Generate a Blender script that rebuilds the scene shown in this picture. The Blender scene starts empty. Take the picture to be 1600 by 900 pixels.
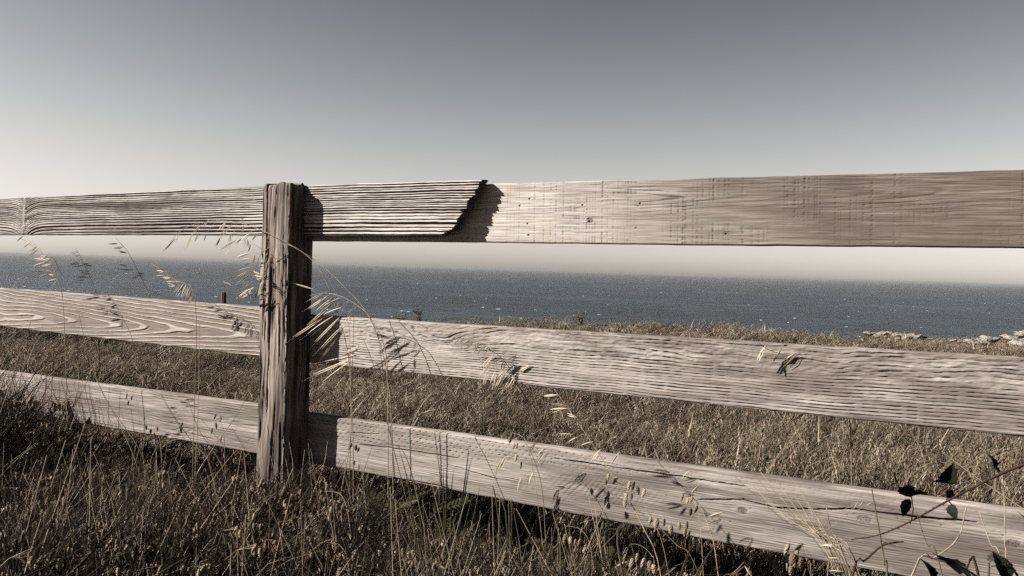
import bpy, bmesh, math, random
import numpy as np
from mathutils import Vector, Matrix

random.seed(11)
rng = np.random.default_rng(11)
scene = bpy.context.scene
COL = scene.collection

# ------------------------------------------------------------------ camera
F_PX = 1400.0                       # focal length in pixels of the 1600 px wide photograph
PITCH = math.atan(30 / 1400.0)      # looking slightly down
ROLL = math.atan(50 / 1600.0)       # horizon drops to the right
CAM = np.array([0.0, 0.0, 1.03])
R0 = np.array([1.0, 0, 0])
FW = np.array([0, math.cos(PITCH), -math.sin(PITCH)])
U0 = np.array([0, math.sin(PITCH), math.cos(PITCH)])
CU = U0 * math.cos(ROLL) - R0 * math.sin(ROLL)
CR = R0 * math.cos(ROLL) + U0 * math.sin(ROLL)
cam_data = bpy.data.cameras.new('camera')
cam_data.sensor_width = 36.0
cam_data.lens = F_PX / 1600 * 36.0
cam_data.clip_start = 0.05
cam_data.clip_end = 80000
cam = bpy.data.objects.new('camera', cam_data)
COL.objects.link(cam)
cam.matrix_world = Matrix(((CR[0], CU[0], -FW[0], CAM[0]), (CR[1], CU[1], -FW[1], CAM[1]),
                           (CR[2], CU[2], -FW[2], CAM[2]), (0, 0, 0, 1)))
scene.camera = cam

# ------------------------------------------------------------------ sky and sun
TO_SUN = Vector((-1.633, -0.147, 1.0)).normalized()
SUN_EL = math.asin(TO_SUN.z)
SUN_AZ = math.atan2(TO_SUN.x, TO_SUN.y)          # clockwise from +Y
world = bpy.data.worlds.new('World')
scene.world = world
world.use_nodes = True
wn = world.node_tree
wn.nodes.clear()
w_out = wn.nodes.new('ShaderNodeOutputWorld')
w_bg = wn.nodes.new('ShaderNodeBackground')
w_sky = wn.nodes.new('ShaderNodeTexSky')
w_sky.sky_type = 'NISHITA'
w_sky.sun_disc = False
w_sky.sun_elevation = SUN_EL
w_sky.sun_rotation = SUN_AZ
w_sky.altitude = 30
w_sky.air_density = 1.0
w_sky.dust_density = 0.6
w_sky.ozone_density = 1.0
w_bw = wn.nodes.new('ShaderNodeRGBToBW')
wn.links.new(w_sky.outputs[0], w_bw.inputs[0])
w_hs = wn.nodes.new('ShaderNodeMix')                # most of the sky's colour is bleached out, as in the photograph
w_hs.data_type = 'RGBA'
w_hs.inputs[0].default_value = 0.86
wn.links.new(w_sky.outputs[0], w_hs.inputs[6])
wn.links.new(w_bw.outputs[0], w_hs.inputs[7])
# the photograph's tone curve for the sky: steeper in the dark, rolled off in the bright (hazy) part, warmer
def sky_math(op, blend, src, val):
    n = wn.nodes.new('ShaderNodeMix')
    n.data_type = 'RGBA'; n.blend_type = blend
    n.inputs[0].default_value = 1.0
    wn.links.new(src, n.inputs[6])
    if hasattr(val, 'is_output'):
        wn.links.new(val, n.inputs[7])
    else:
        n.inputs[7].default_value = (*val, 1)
    return n.outputs[2]
w_gm = wn.nodes.new('ShaderNodeGamma')
w_gm.inputs['Gamma'].default_value = 2.6
wn.links.new(sky_math('', 'MULTIPLY', w_hs.outputs[2], (0.182,) * 3), w_gm.inputs['Color'])   # 1 a little above the horizon's brightness
x_g = w_gm.outputs[0]
roll = sky_math('', 'ADD', x_g, (1.0, 1.0, 1.0))
x_r = sky_math('', 'DIVIDE', x_g, roll)
w_tint = wn.nodes.new('ShaderNodeMix')
w_tint.data_type = 'RGBA'
w_tint.blend_type = 'MULTIPLY'
w_tint.inputs[0].default_value = 1.0
w_tint.inputs[7].default_value = (3.66, 3.46, 3.29, 1)
wn.links.new(x_r, w_tint.inputs[6])
wn.links.new(w_tint.outputs[2], w_bg.inputs['Color'])
w_bg.inputs['Strength'].default_value = 0.10
wn.links.new(w_bg.outputs[0], w_out.inputs[0])

sun_data = bpy.data.lights.new('sun', 'SUN')
sun_data.energy = 5.0
sun_data.angle = math.radians(0.5)
sun_data.color = (1.0, 0.95, 0.895)
sun = bpy.data.objects.new('sun', sun_data)
COL.objects.link(sun)
sun.rotation_euler = TO_SUN.to_track_quat('Z', 'Y').to_euler()

vs = scene.view_settings
vs.view_transform = 'Standard'
vs.look = 'None'
vs.gamma = 1.0
vs.use_curve_mapping = False
vs.exposure = 2.04
scene.render.engine = 'CYCLES'
scene.cycles.use_denoising = False
scene.cycles.denoiser = 'OPENIMAGEDENOISE'
scene.cycles.denoising_input_passes = 'RGB_ALBEDO_NORMAL'
scene.cycles.denoising_prefilter = 'ACCURATE'
scene.cycles.max_bounces = 4
scene.cycles.diffuse_bounces = 1
scene.cycles.use_adaptive_sampling = True
scene.cycles.adaptive_threshold = 0.02
scene.cycles.transparent_max_bounces = 8
scene.cycles.volume_bounces = 0
scene.render.film_transparent = False

# ------------------------------------------------------------------ helpers
def ray(px, py):
    return CR * (px - 800) / F_PX + CU * (450 - py) / F_PX + FW

FENCE_A = math.radians(32.406)      # the fence runs to the left into the distance
EU = np.array([math.cos(FENCE_A), -math.sin(FENCE_A), 0])
EV = np.array([math.sin(FENCE_A), math.cos(FENCE_A), 0])
ORG = CAM + ray(484, 500) * 3.33
ORG[2] = 0

def on_fence(px, py, v=0.0):
    """point of the upright plane v metres behind the boards' face seen at a photo position -> (u, v, z)"""
    d = ray(px, py)
    t = ((ORG - CAM) @ EV + v) / (d @ EV)
    P = CAM + d * t
    return np.array([(P - ORG) @ EU, v, P[2]])

def to_world(uvz):
    uvz = np.asarray(uvz, float)
    return ORG + uvz[..., 0:1] * EU + uvz[..., 1:2] * EV + uvz[..., 2:3] * np.array([0, 0, 1.0])

_T = rng.random((256, 256)) * 2 - 1
def vnoise(x, y, seed=0):
    x = np.asarray(x, float); y = np.asarray(y, float)
    x, y = np.broadcast_arrays(x, y)
    xi = np.floor(x).astype(int); yi = np.floor(y).astype(int)
    fx = x - xi; fy = y - yi
    fx = fx * fx * fx * (fx * (fx * 6 - 15) + 10); fy = fy * fy * fy * (fy * (fy * 6 - 15) + 10)
    a = (xi + seed * 37) & 255; b = (yi + seed * 91) & 255
    a1 = (a + 1) & 255; b1 = (b + 1) & 255
    return (_T[a, b] * (1 - fx) + _T[a1, b] * fx) * (1 - fy) + (_T[a, b1] * (1 - fx) + _T[a1, b1] * fx) * fy

def fbm(x, y, octv=4, seed=0):
    s = 0; amp = 1.0; tot = 0
    for k in range(octv):
        s = s + amp * vnoise(np.asarray(x) * 2 ** k, np.asarray(y) * 2 ** k, seed + k * 5)
        tot += amp; amp *= 0.5
    return s / tot * 1.5

def sstep(a, b, x):
    t = np.clip((x - a) / (b - a), 0, 1)
    return t * t * (3 - 2 * t)

def new_mesh(name, verts, faces, mats, smooth=False, attrs=None, face_mat=None):
    me = bpy.data.meshes.new(name)
    me.from_pydata([tuple(v) for v in verts], [], faces)
    for m in (mats if isinstance(mats, (list, tuple)) else [mats]):
        me.materials.append(m)
    if smooth is True:
        me.polygons.foreach_set('use_smooth', [True] * len(me.polygons))
    elif smooth is not False:
        me.polygons.foreach_set('use_smooth', list(smooth))
    if face_mat is not None:
        me.polygons.foreach_set('material_index', list(face_mat))
    for k, arr in (attrs or {}).items():
        at = me.attributes.new(k, 'FLOAT', 'POINT')
        at.data.foreach_set('value', np.asarray(arr, np.float32))
    me.update()
    return me

def add(name, me, parent=None, label=None, cat=None, group=None, kind=None):
    o = bpy.data.objects.new(name, me)
    COL.objects.link(o)
    if parent is not None:
        o.parent = parent
    for k, v in (('label', label), ('category', cat), ('group', group), ('kind', kind)):
        if v:
            o[k] = v
    return o

def nd(nt, t, **kw):
    n = nt.nodes.new(t)
    for k, v in kw.items():
        setattr(n, k, v)
    return n

def base_mat(name, color=(0.5, 0.5, 0.5), rough=0.85, spec=0.2):
    m = bpy.data.materials.new(name)
    m.use_nodes = True
    b = m.node_tree.nodes['Principled BSDF']
    b.inputs['Base Color'].default_value = (*color, 1)
    b.inputs['Roughness'].default_value = rough
    b.inputs['Specular IOR Level'].default_value = spec
    return m, m.node_tree, b

def ramp(nt, stops, interp='LINEAR'):
    r = nt.nodes.new('ShaderNodeValToRGB')
    r.color_ramp.interpolation = interp
    els = r.color_ramp.elements
    while len(els) < len(stops):
        els.new(0.5)
    for e, (p, c) in zip(els, stops):
        e.position = p
        e.color = (*c, 1)
    return r

def mixrgb(nt, blend, fac, a, b):
    n = nt.nodes.new('ShaderNodeMix')
    n.data_type = 'RGBA'; n.blend_type = blend
    for sock, val in ((n.inputs[0], fac), (n.inputs[6], a), (n.inputs[7], b)):
        if hasattr(val, 'is_output'):
            nt.links.new(val, sock)
        elif isinstance(val, (int, float)):
            sock.default_value = val
        else:
            sock.default_value = (*val, 1)
    return n.outputs[2]

# ------------------------------------------------------------------ materials
def wood_mat(name, low, high, stain_dim, seed=0.0, fibre=0.35, stain_dim_amt=1.0):
    """weathered wood: 'ring' mixes early and late wood, 'tone' mixes in a brown stain, with painted vignette on the right-hand boards, fine fibre on top"""
    m, nt, b = base_mat(name, rough=0.9, spec=0.12)
    L = nt.links
    ring = nd(nt, 'ShaderNodeAttribute', attribute_name='ring')
    tone = nd(nt, 'ShaderNodeAttribute', attribute_name='tone')
    tc = nd(nt, 'ShaderNodeTexCoord')
    mp = nd(nt, 'ShaderNodeMapping')
    mp.inputs['Scale'].default_value = (9, 60, 330)
    mp.inputs['Location'].default_value = (seed, seed * 2, seed)
    L.new(tc.outputs['Object'], mp.inputs['Vector'])
    n1 = nd(nt, 'ShaderNodeTexNoise')
    n1.inputs['Scale'].default_value = 1.0; n1.inputs['Detail'].default_value = 4
    L.new(mp.outputs[0], n1.inputs['Vector'])
    mp2 = nd(nt, 'ShaderNodeMapping')
    mp2.inputs['Scale'].default_value = (5, 20, 14)
    mp2.inputs['Location'].default_value = (seed * 3, 0, seed)
    L.new(tc.outputs['Object'], mp2.inputs['Vector'])
    n2 = nd(nt, 'ShaderNodeTexNoise')
    n2.inputs['Scale'].default_value = 1.0; n2.inputs['Detail'].default_value = 6; n2.inputs['Roughness'].default_value = 0.65
    L.new(mp2.outputs[0], n2.inputs['Vector'])
    c = mixrgb(nt, 'MIX', ring.outputs['Fac'], low, high)
    st = nd(nt, 'ShaderNodeMath', operation='MULTIPLY')
    L.new(tone.outputs['Fac'], st.inputs[0]); st.inputs[1].default_value = stain_dim_amt
    c = mixrgb(nt, 'MIX', st.outputs[0], c, stain_dim)
    r1 = ramp(nt, [(0.30, (1 - fibre,) * 3), (0.68, (1 + fibre * 0.25,) * 3)])
    L.new(n1.outputs['Fac'], r1.inputs[0])
    c = mixrgb(nt, 'MULTIPLY', 1.0, c, r1.outputs[0])
    r2 = ramp(nt, [(0.3, (0.78, 0.74, 0.72)), (0.65, (1.08, 1.07, 1.06))])
    L.new(n2.outputs['Fac'], r2.inputs[0])
    c = mixrgb(nt, 'MULTIPLY', 0.8, c, r2.outputs[0])
    L.new(c, b.inputs['Base Color'])
    bp = nd(nt, 'ShaderNodeBump')
    bp.inputs['Strength'].default_value = 0.5
    bp.inputs['Distance'].default_value = 0.0015
    L.new(n1.outputs['Fac'], bp.inputs['Height'])
    L.new(bp.outputs[0], b.inputs['Normal'])
    return m

M_OLD = wood_mat('old_ridged_wood', (0.0217, 0.0192, 0.0179), (0.2840, 0.2654, 0.2469), (0.0863, 0.0754, 0.0678), 1.3)
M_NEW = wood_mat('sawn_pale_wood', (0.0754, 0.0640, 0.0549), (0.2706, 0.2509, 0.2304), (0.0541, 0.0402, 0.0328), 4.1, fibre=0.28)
M_MIDL = wood_mat('flat_sawn_wood', (0.1234, 0.1017, 0.0889), (0.2245, 0.2040, 0.1836), (0.0985, 0.0786, 0.0658), 7.7, fibre=0.4)
M_MIDR = wood_mat('wavy_grain_wood', (0.0640, 0.0537, 0.0473), (0.2175, 0.1970, 0.1778), (0.0831, 0.0672, 0.0582), 9.2, fibre=0.45)
M_LOWL = wood_mat('fibrous_grey_wood', (0.0863, 0.0710, 0.0626), (0.2028, 0.1804, 0.1624), (0.0729, 0.0589, 0.0499), 12.9, fibre=0.45)
M_LOWR = wood_mat('treated_wood', (0.0704, 0.0589, 0.0512), (0.2143, 0.1938, 0.1740), (0.0608, 0.0486, 0.0409), 15.5, fibre=0.48)
M_POST = wood_mat('post_wood', (0.024, 0.019, 0.016), (0.188, 0.155, 0.133), (0.030, 0.023, 0.019), 19.9, fibre=0.45)
# the post's fibres run upright
for n in M_POST.node_tree.nodes:
    if n.type == 'MAPPING' and abs(n.inputs['Scale'].default_value[0] - 9) < 0.1:
        n.inputs['Scale'].default_value = (260, 260, 9)

def plant_mat(name, stops, trans=0.25, rough=0.8, spec=0.07, scale=None):
    """leaf or straw whose colour differs from plant to plant"""
    m, nt, b = base_mat(name, rough=rough, spec=spec)
    L = nt.links
    oi = nd(nt, 'ShaderNodeObjectInfo')
    r = ramp(nt, stops)
    L.new(oi.outputs['Random'], r.inputs[0])
    tc = nd(nt, 'ShaderNodeTexCoord')
    n1 = nd(nt, 'ShaderNodeTexNoise')
    n1.inputs['Scale'].default_value = scale or 40
    n1.inputs['Detail'].default_value = 2
    L.new(tc.outputs['Object'], n1.inputs['Vector'])
    rr = ramp(nt, [(0.3, (0.65, 0.65, 0.65)), (0.7, (1.25, 1.22, 1.2))])
    L.new(n1.outputs['Fac'], rr.inputs[0])
    c = mixrgb(nt, 'MULTIPLY', 1.0, r.outputs[0], rr.outputs[0])
    L.new(c, b.inputs['Base Color'])
    if trans:
        tr = nd(nt, 'ShaderNodeBsdfTranslucent')
        L.new(c, tr.inputs['Color'])
        mx = nd(nt, 'ShaderNodeMixShader')
        mx.inputs[0].default_value = trans
        L.new(b.outputs[0], mx.inputs[1]); L.new(tr.outputs[0], mx.inputs[2])
        L.new(mx.outputs[0], nt.nodes['Material Output'].inputs['Surface'])
    return m

M_STRAW = plant_mat('dry_straw', [(0.0, (0.1638, 0.1310, 0.0953)), (0.5, (0.2031, 0.1703, 0.1280)), (1.0, (0.1179, 0.0917, 0.0625))], 0.2)
M_SPIKELET = plant_mat('oat_husk', [(0.0, (0.2708, 0.2271, 0.1747)), (0.6, (0.3145, 0.2796, 0.2318)), (1.0, (0.1969, 0.1572, 0.1136))], 0.25)
M_HUSK = plant_mat('quaking_grass_husk', [(0.0, (0.0739, 0.0538, 0.0376)), (0.35, (0.1277, 0.0995, 0.0706)), (0.7, (0.2083, 0.1734, 0.1277)), (1.0, (0.0874, 0.0659, 0.0470))], 0.15)
M_FIELD = plant_mat('field_seed_heads', [(0.0, (0.0484, 0.0354, 0.0247)), (0.4, (0.1075, 0.0833, 0.0591)), (0.8, (0.1774, 0.1452, 0.1075)), (1.0, (0.2258, 0.1935, 0.1505))], 0.15, scale=20)
M_FIELD_DARK = plant_mat('field_grass_blades', [(0.0, (0.0089, 0.0072, 0.0052)), (0.5, (0.0222, 0.0165, 0.0117)), (0.85, (0.0484, 0.0371, 0.0262)), (1.0, (0.0847, 0.0685, 0.0484))], 0.1, scale=20)
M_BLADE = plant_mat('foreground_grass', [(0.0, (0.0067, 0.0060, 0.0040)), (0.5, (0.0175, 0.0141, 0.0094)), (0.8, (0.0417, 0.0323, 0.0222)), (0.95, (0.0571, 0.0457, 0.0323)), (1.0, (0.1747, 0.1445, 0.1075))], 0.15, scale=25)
M_GREEN = plant_mat('dull_green_leaf', [(0.0, (0.0148, 0.0141, 0.0067)), (0.5, (0.0302, 0.0262, 0.0128)), (1.0, (0.0571, 0.0457, 0.0242))], 0.15)
M_DARKLEAF = plant_mat('dark_bramble_leaf', spec=0.06, stops=[(0.0, (0.0051, 0.0062, 0.0039)), (1.0, (0.0113, 0.0118, 0.0071))], trans=0.03, rough=0.7)
M_CANE = plant_mat('bramble_cane', [(0.0, (0.0197, 0.0092, 0.0079)), (1.0, (0.0236, 0.0118, 0.0092))], 0.0)
M_DARKSTEM = plant_mat('dark_green_stem', [(0.0, (0.0403, 0.0403, 0.0235)), (1.0, (0.0806, 0.0706, 0.0403))], 0.05)
M_MAUVE = plant_mat('mauve_flower', [(0.0, (0.2016, 0.1277, 0.1344)), (1.0, (0.2419, 0.1680, 0.1680))], 0.2)
M_SHRUB = plant_mat('shrub_leaf', [(0.0, (0.0672, 0.0571, 0.0302)), (1.0, (0.1344, 0.1109, 0.0538))], 0.2)

# ground soil under the grass
M_SOIL, nt, b = base_mat('soil_and_thatch', rough=0.95, spec=0.05)
tc = nd(nt, 'ShaderNodeTexCoord')
n1 = nd(nt, 'ShaderNodeTexNoise'); n1.inputs['Scale'].default_value = 3.0; n1.inputs['Detail'].default_value = 8
nt.links.new(tc.outputs['Object'], n1.inputs['Vector'])
r = ramp(nt, [(0.3, (0.05, 0.036, 0.026)), (0.55, (0.12, 0.085, 0.06)), (0.75, (0.19, 0.14, 0.10))])
nt.links.new(n1.outputs['Fac'], r.inputs[0])
nt.links.new(r.outputs[0], b.inputs['Base Color'])
bp = nd(nt, 'ShaderNodeBump'); bp.inputs['Distance'].default_value = 0.05
n3 = nd(nt, 'ShaderNodeTexNoise'); n3.inputs['Scale'].default_value = 30; n3.inputs['Detail'].default_value = 5
nt.links.new(tc.outputs['Object'], n3.inputs['Vector'])
nt.links.new(n3.outputs['Fac'], bp.inputs['Height']); nt.links.new(bp.outputs[0], b.inputs['Normal'])

M_ROCK, nt, b = base_mat('lichened_rock', rough=0.9, spec=0.1)
tc = nd(nt, 'ShaderNodeTexCoord')
n1 = nd(nt, 'ShaderNodeTexNoise'); n1.inputs['Scale'].default_value = 1.6; n1.inputs['Detail'].default_value = 9; n1.inputs['Roughness'].default_value = 0.7
nt.links.new(tc.outputs['Object'], n1.inputs['Vector'])
r = ramp(nt, [(0.36, (0.0570, 0.0475, 0.0380)), (0.5, (0.1900, 0.1662, 0.1425)), (0.7, (0.3135, 0.2850, 0.2565))])
nt.links.new(n1.outputs['Fac'], r.inputs[0]); nt.links.new(r.outputs[0], b.inputs['Base Color'])
bp = nd(nt, 'ShaderNodeBump'); bp.inputs['Distance'].default_value = 0.25
nt.links.new(n1.outputs['Fac'], bp.inputs['Height']); nt.links.new(bp.outputs[0], b.inputs['Normal'])

# sea
M_SEA, nt, b = base_mat('wind_ruffled_sea', (0.03, 0.05, 0.062), rough=0.32, spec=0.5)
b.inputs['IOR'].default_value = 1.33
tc = nd(nt, 'ShaderNodeTexCoord')
def sea_noise(sx, sy, detail, rough=0.55):
    mp = nd(nt, 'ShaderNodeMapping'); mp.inputs['Scale'].default_value = (sx, sy, 1)
    mp.inputs['Rotation'].default_value = (0, 0, 0.35)
    n = nd(nt, 'ShaderNodeTexNoise'); n.inputs['Scale'].default_value = 1; n.inputs['Detail'].default_value = detail
    n.inputs['Roughness'].default_value = rough
    nt.links.new(tc.outputs['Object'], mp.inputs[0]); nt.links.new(mp.outputs[0], n.inputs['Vector'])
    return n
s1 = sea_noise(0.05, 0.10, 6, 0.62)
s2 = sea_noise(0.0035, 0.005, 10, 0.78)
s4 = sea_noise(0.02, 0.025, 8, 0.75)
bp = nd(nt, 'ShaderNodeBump'); bp.inputs['Strength'].default_value = 1.0; bp.inputs['Distance'].default_value = 9.0
nt.links.new(s1.outputs['Fac'], bp.inputs['Height']); nt.links.new(bp.outputs[0], b.inputs['Normal'])
r = ramp(nt, [(0.36, (0.0005, 0.0034, 0.007)), (0.5, (0.0024, 0.0092, 0.0160)), (0.64, (0.0115, 0.0245, 0.035))])
nt.links.new(s2.outputs['Fac'], r.inputs[0])
r3 = ramp(nt, [(0.38, (0.3, 0.3, 0.3)), (0.62, (1.9, 1.9, 1.9))])
nt.links.new(s4.outputs['Fac'], r3.inputs[0])
c = mixrgb(nt, 'MULTIPLY', 1.0, r.outputs[0], r3.outputs[0])
nt.links.new(c, b.inputs['Base Color'])
b.inputs['Specular IOR Level'].default_value = 0.35
M_FOAM, _, _ = base_mat('sea_foam', (0.42, 0.42, 0.42), rough=0.8)

# ------------------------------------------------------------------ land
SEA_Z = -30.0
def edge_y(x):
    """where the headland breaks off, metres ahead of the camera"""
    x = np.asarray(x, float)
    return 25 + 0.10 * (x + 10) + 1.2 * vnoise(x * 0.25, 0.3, 3) + 24 * sstep(10, 22, x)

def ground_z(x, y):
    x = np.asarray(x, float); y = np.asarray(y, float)
    vloc = (x - ORG[0]) * EV[0] + (y - ORG[1]) * EV[1]
    d = np.maximum(0, vloc - 0.6)
    z = -0.0462 * d * sstep(0, 6, d) + 0.05 * vnoise(x * 0.5, y * 0.5, 1) * sstep(0.3, 3, d) + 0.10 * vnoise(x * 0.16, y * 0.16, 2) * sstep(4, 9, d)
    # low knolls on the far right
    z = z + 0.24 * np.exp(-((x - 6.0) / 7.0) ** 2 - ((y - 25.0) / 7.0) ** 2)
    z = z + 0.24 * np.exp(-((x - 17.3) / 2.1) ** 2 - ((y - 41.0) / 3.0) ** 2)
    z = z + 0.48 * np.exp(-((x - 25.6) / 3.6) ** 2 - ((y - 42.5) / 4.0) ** 2)
    e = edge_y(x)
    drop = np.clip((y - e) / 14.0, 0, 1)
    return z * (1 - drop) + (SEA_Z - 3) * drop ** 0.8 + 1.5 * drop * (1 - drop) * vnoise(x * 0.4, y * 0.4, 8)

xs = np.unique(np.concatenate([np.linspace(-160, -30, 26), np.linspace(-30, 40, 141), np.linspace(40, 160, 25)]))
ys = np.unique(np.concatenate([np.linspace(-80, -6, 15), np.linspace(-6, 12, 37), np.linspace(12, 64, 131), np.linspace(64, 75, 4)]))
X, Y = np.meshgrid(xs, ys)
Z = ground_z(X, Y)
nx, ny = len(xs), len(ys)
faces = [(j * nx + i, j * nx + i + 1, (j + 1) * nx + i + 1, (j + 1) * nx + i) for j in range(ny - 1) for i in range(nx - 1)]
add('ground', new_mesh('ground', np.stack([X, Y, Z], -1).reshape(-1, 3), faces, M_SOIL, True), kind='structure')

S = 22000
add('sea', new_mesh('sea', [(-S, -S, SEA_Z), (S, -S, SEA_Z), (S, S, SEA_Z), (-S, S, SEA_Z)], [(0, 1, 2, 3)], M_SEA), kind='structure')

# whitecaps: low broken crests
V, Fc = [], []
for k in range(190):
    d = 420 * (6500 / 420) ** (random.random() ** 1.3)
    ang = math.radians(random.uniform(-38, 38))
    x, y = d * math.sin(ang), d * math.cos(ang)
    w = random.uniform(0.25, 0.9) * (1 + d / 1500) * (1.8 if random.random() < 0.08 else 1)
    h = random.uniform(0.08, 0.22) * (1 + d / 1800)
    n = 6
    b0 = len(V)
    for i in range(n + 1):
        t = i / n * 2 - 1
        prof = (1 - t * t) * random.uniform(0.4, 1.1)
        V += [(x + t * w, y - 0.5 - random.random() * 0.8, SEA_Z + 0.01), (x + t * w, y + t * 0.6, SEA_Z + 0.02 + h * prof), (x + t * w, y + 1.2 + random.random(), SEA_Z + 0.01)]
    for i in range(n):
        a = b0 + i * 3
        Fc += [(a, a + 3, a + 4, a + 1), (a + 1, a + 4, a + 5, a + 2)]
add('whitecaps', new_mesh('whitecaps', V, Fc, M_FOAM, True), kind='stuff', label='scattered small white wave crests on the open sea', cat='whitecaps')

# ------------------------------------------------------------------ the fence
fence = bpy.data.objects.new('wooden_fence', None)
COL.objects.link(fence)
fence.location = ORG
fence.rotation_euler = (0, 0, -FENCE_A)
fence['label'] = 'weathered three-rail wooden fence with thick square post, running across the whole view'
fence['category'] = 'fence'

def lines(pts, us):
    """piecewise-linear height along the fence"""
    pts = sorted(pts)
    return np.interp(us, [p[0] for p in pts], [p[1] for p in pts])

def make_board(name, u0, u1, top, bot, v0, thick, N, M, grain, mat, label, end_right=None, warp=None, rough_edge=0.0015, seed=1, round_r=0.006):
    a = np.linspace(0, 1, N)[None, :]
    b = np.linspace(0, 1, M)[:, None]
    U = np.broadcast_to(u0 + a * (u1 - u0), (M, N)).copy()
    if end_right is not None:
        ue = end_right(b)                       # ragged end, one value per row
        U = u0 + a * (ue - u0)
    zt = lines(top, U) + rough_edge * fbm(U * 9, 0.5, 4, seed) + rough_edge * 1.2 * vnoise(U * 1.3, 3.5, seed)
    zb = lines(bot, U) + rough_edge * fbm(U * 9, 7.5, 4, seed + 9) + rough_edge * 1.2 * vnoise(U * 1.3, 9.5, seed)
    Zz = zb + b * (zt - zb)
    Tt = Zz - 0.5 * (zt + zb)
    H = zt - zb
    h, ring, tone = grain(U, Tt)
    e = np.minimum(b, 1 - b) * H
    rr = round_r
    roundoff = np.where(e < rr, rr - np.sqrt(np.maximum(rr * rr - (rr - e) ** 2, 0)), 0)
    W = v0 - h * sstep(0, 0.004, e) + roundoff
    wv = warp(U, b) if warp is not None else 0 * U
    W = W + wv
    P = np.stack([U, W, Zz], -1).reshape(-1, 3)
    n_front = len(P)
    faces = [(j * N + i, j * N + i + 1, (j + 1) * N + i + 1, (j + 1) * N + i) for j in range(M - 1) for i in range(N - 1)]
    sm = [True] * len(faces)
    ringv = list(ring.reshape(-1)); tonev = list(tone.reshape(-1))
    V = [P]
    # top and bottom skins, split off so the arris stays crisp
    def skin(row, flip):
        front = P[row * N:(row + 1) * N].copy()
        back = front.copy(); back[:, 1] = v0 + thick + wv[row]
        mid = front.copy(); mid[:, 1] = 0.5 * (front[:, 1] + back[:, 1])
        mid[:, 2] += (0.0015 if row else -0.0015)
        base = sum(len(q) for q in V)
        V.append(np.concatenate([front, mid, back]))
        for i in range(N - 1):
            for k in (0, 1):
                q = (base + k * N + i, base + k * N + i + 1, base + (k + 1) * N + i + 1, base + (k + 1) * N + i)
                faces.append(q if not flip else q[::-1]); sm.append(True)
        rv = np.clip(0.75 + 0.35 * fbm(front[:, 0] * 14, 2.5, 4, seed + 3), 0, 1)
        for _ in range(3):
            ringv.extend(rv); tonev.extend(tone[row])
        return base
    bt = skin(M - 1, False)
    bb = skin(0, True)
    for i in range(N - 1):
        faces.append((bb + 2 * N + i, bt + 2 * N + i, bt + 2 * N + i + 1, bb + 2 * N + i + 1)); sm.append(False)
    # end grain
    for col, flip in ((0, False), (N - 1, True)):
        front = P[col::N][:M].copy()
        back = front.copy(); back[:, 1] = v0 + thick + wv[:, col]
        base = sum(len(q) for q in V)
        V.append(np.concatenate([front, back]))
        for j in range(M - 1):
            q = (base + j, base + j + 1, base + M + j + 1, base + M + j)
            faces.append(q if not flip else q[::-1]); sm.append(False)
        for _ in range(2):
            ringv.extend([0.15] * M); tonev.extend([0.9] * M)
    me = new_mesh(name, np.concatenate(V), faces, mat, sm, {'ring': ringv, 'tone': tonev})
    return add(name, me, fence, label)

def uz(px, py, v=0.0):
    p = on_fence(px, py, v)
    return float(p[0]), float(p[2])

def knots_bend(U, T, knots):
    """push the grain aside round each knot; returns shift and knot mask"""
    sh = 0 * U; mask = 0 * U
    for (ku, kt, kr) in knots:
        dx = (U - ku) / (kr * 2.6); dy = (T - kt) / (kr * 1.5)
        g = np.exp(-(dx * dx + dy * dy))
        sh = sh + (T - kt) * g * -0.75
        rr = np.sqrt(((U - ku) / 1.5) ** 2 + (T - kt) ** 2)
        mask = np.maximum(mask, 1 - sstep(kr * 0.6, kr, rr))
    return sh, mask

def crack(U, Z, pts, width):
    us = [p[0] for p in pts]
    zc = np.interp(U, us, [p[1] for p in pts]) + 0.0018 * fbm(U * 30, 0.7, 3, 4)
    inside = sstep(us[0], us[0] + 0.05, U) * (1 - sstep(us[-1] - 0.05, us[-1], U))
    w = width * inside * (0.6 + 0.5 * vnoise(U * 12, 1.5, 5))
    return 1 - sstep(0.4, 1.0, np.abs(Z - zc) / np.maximum(w, 1e-5))

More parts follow.
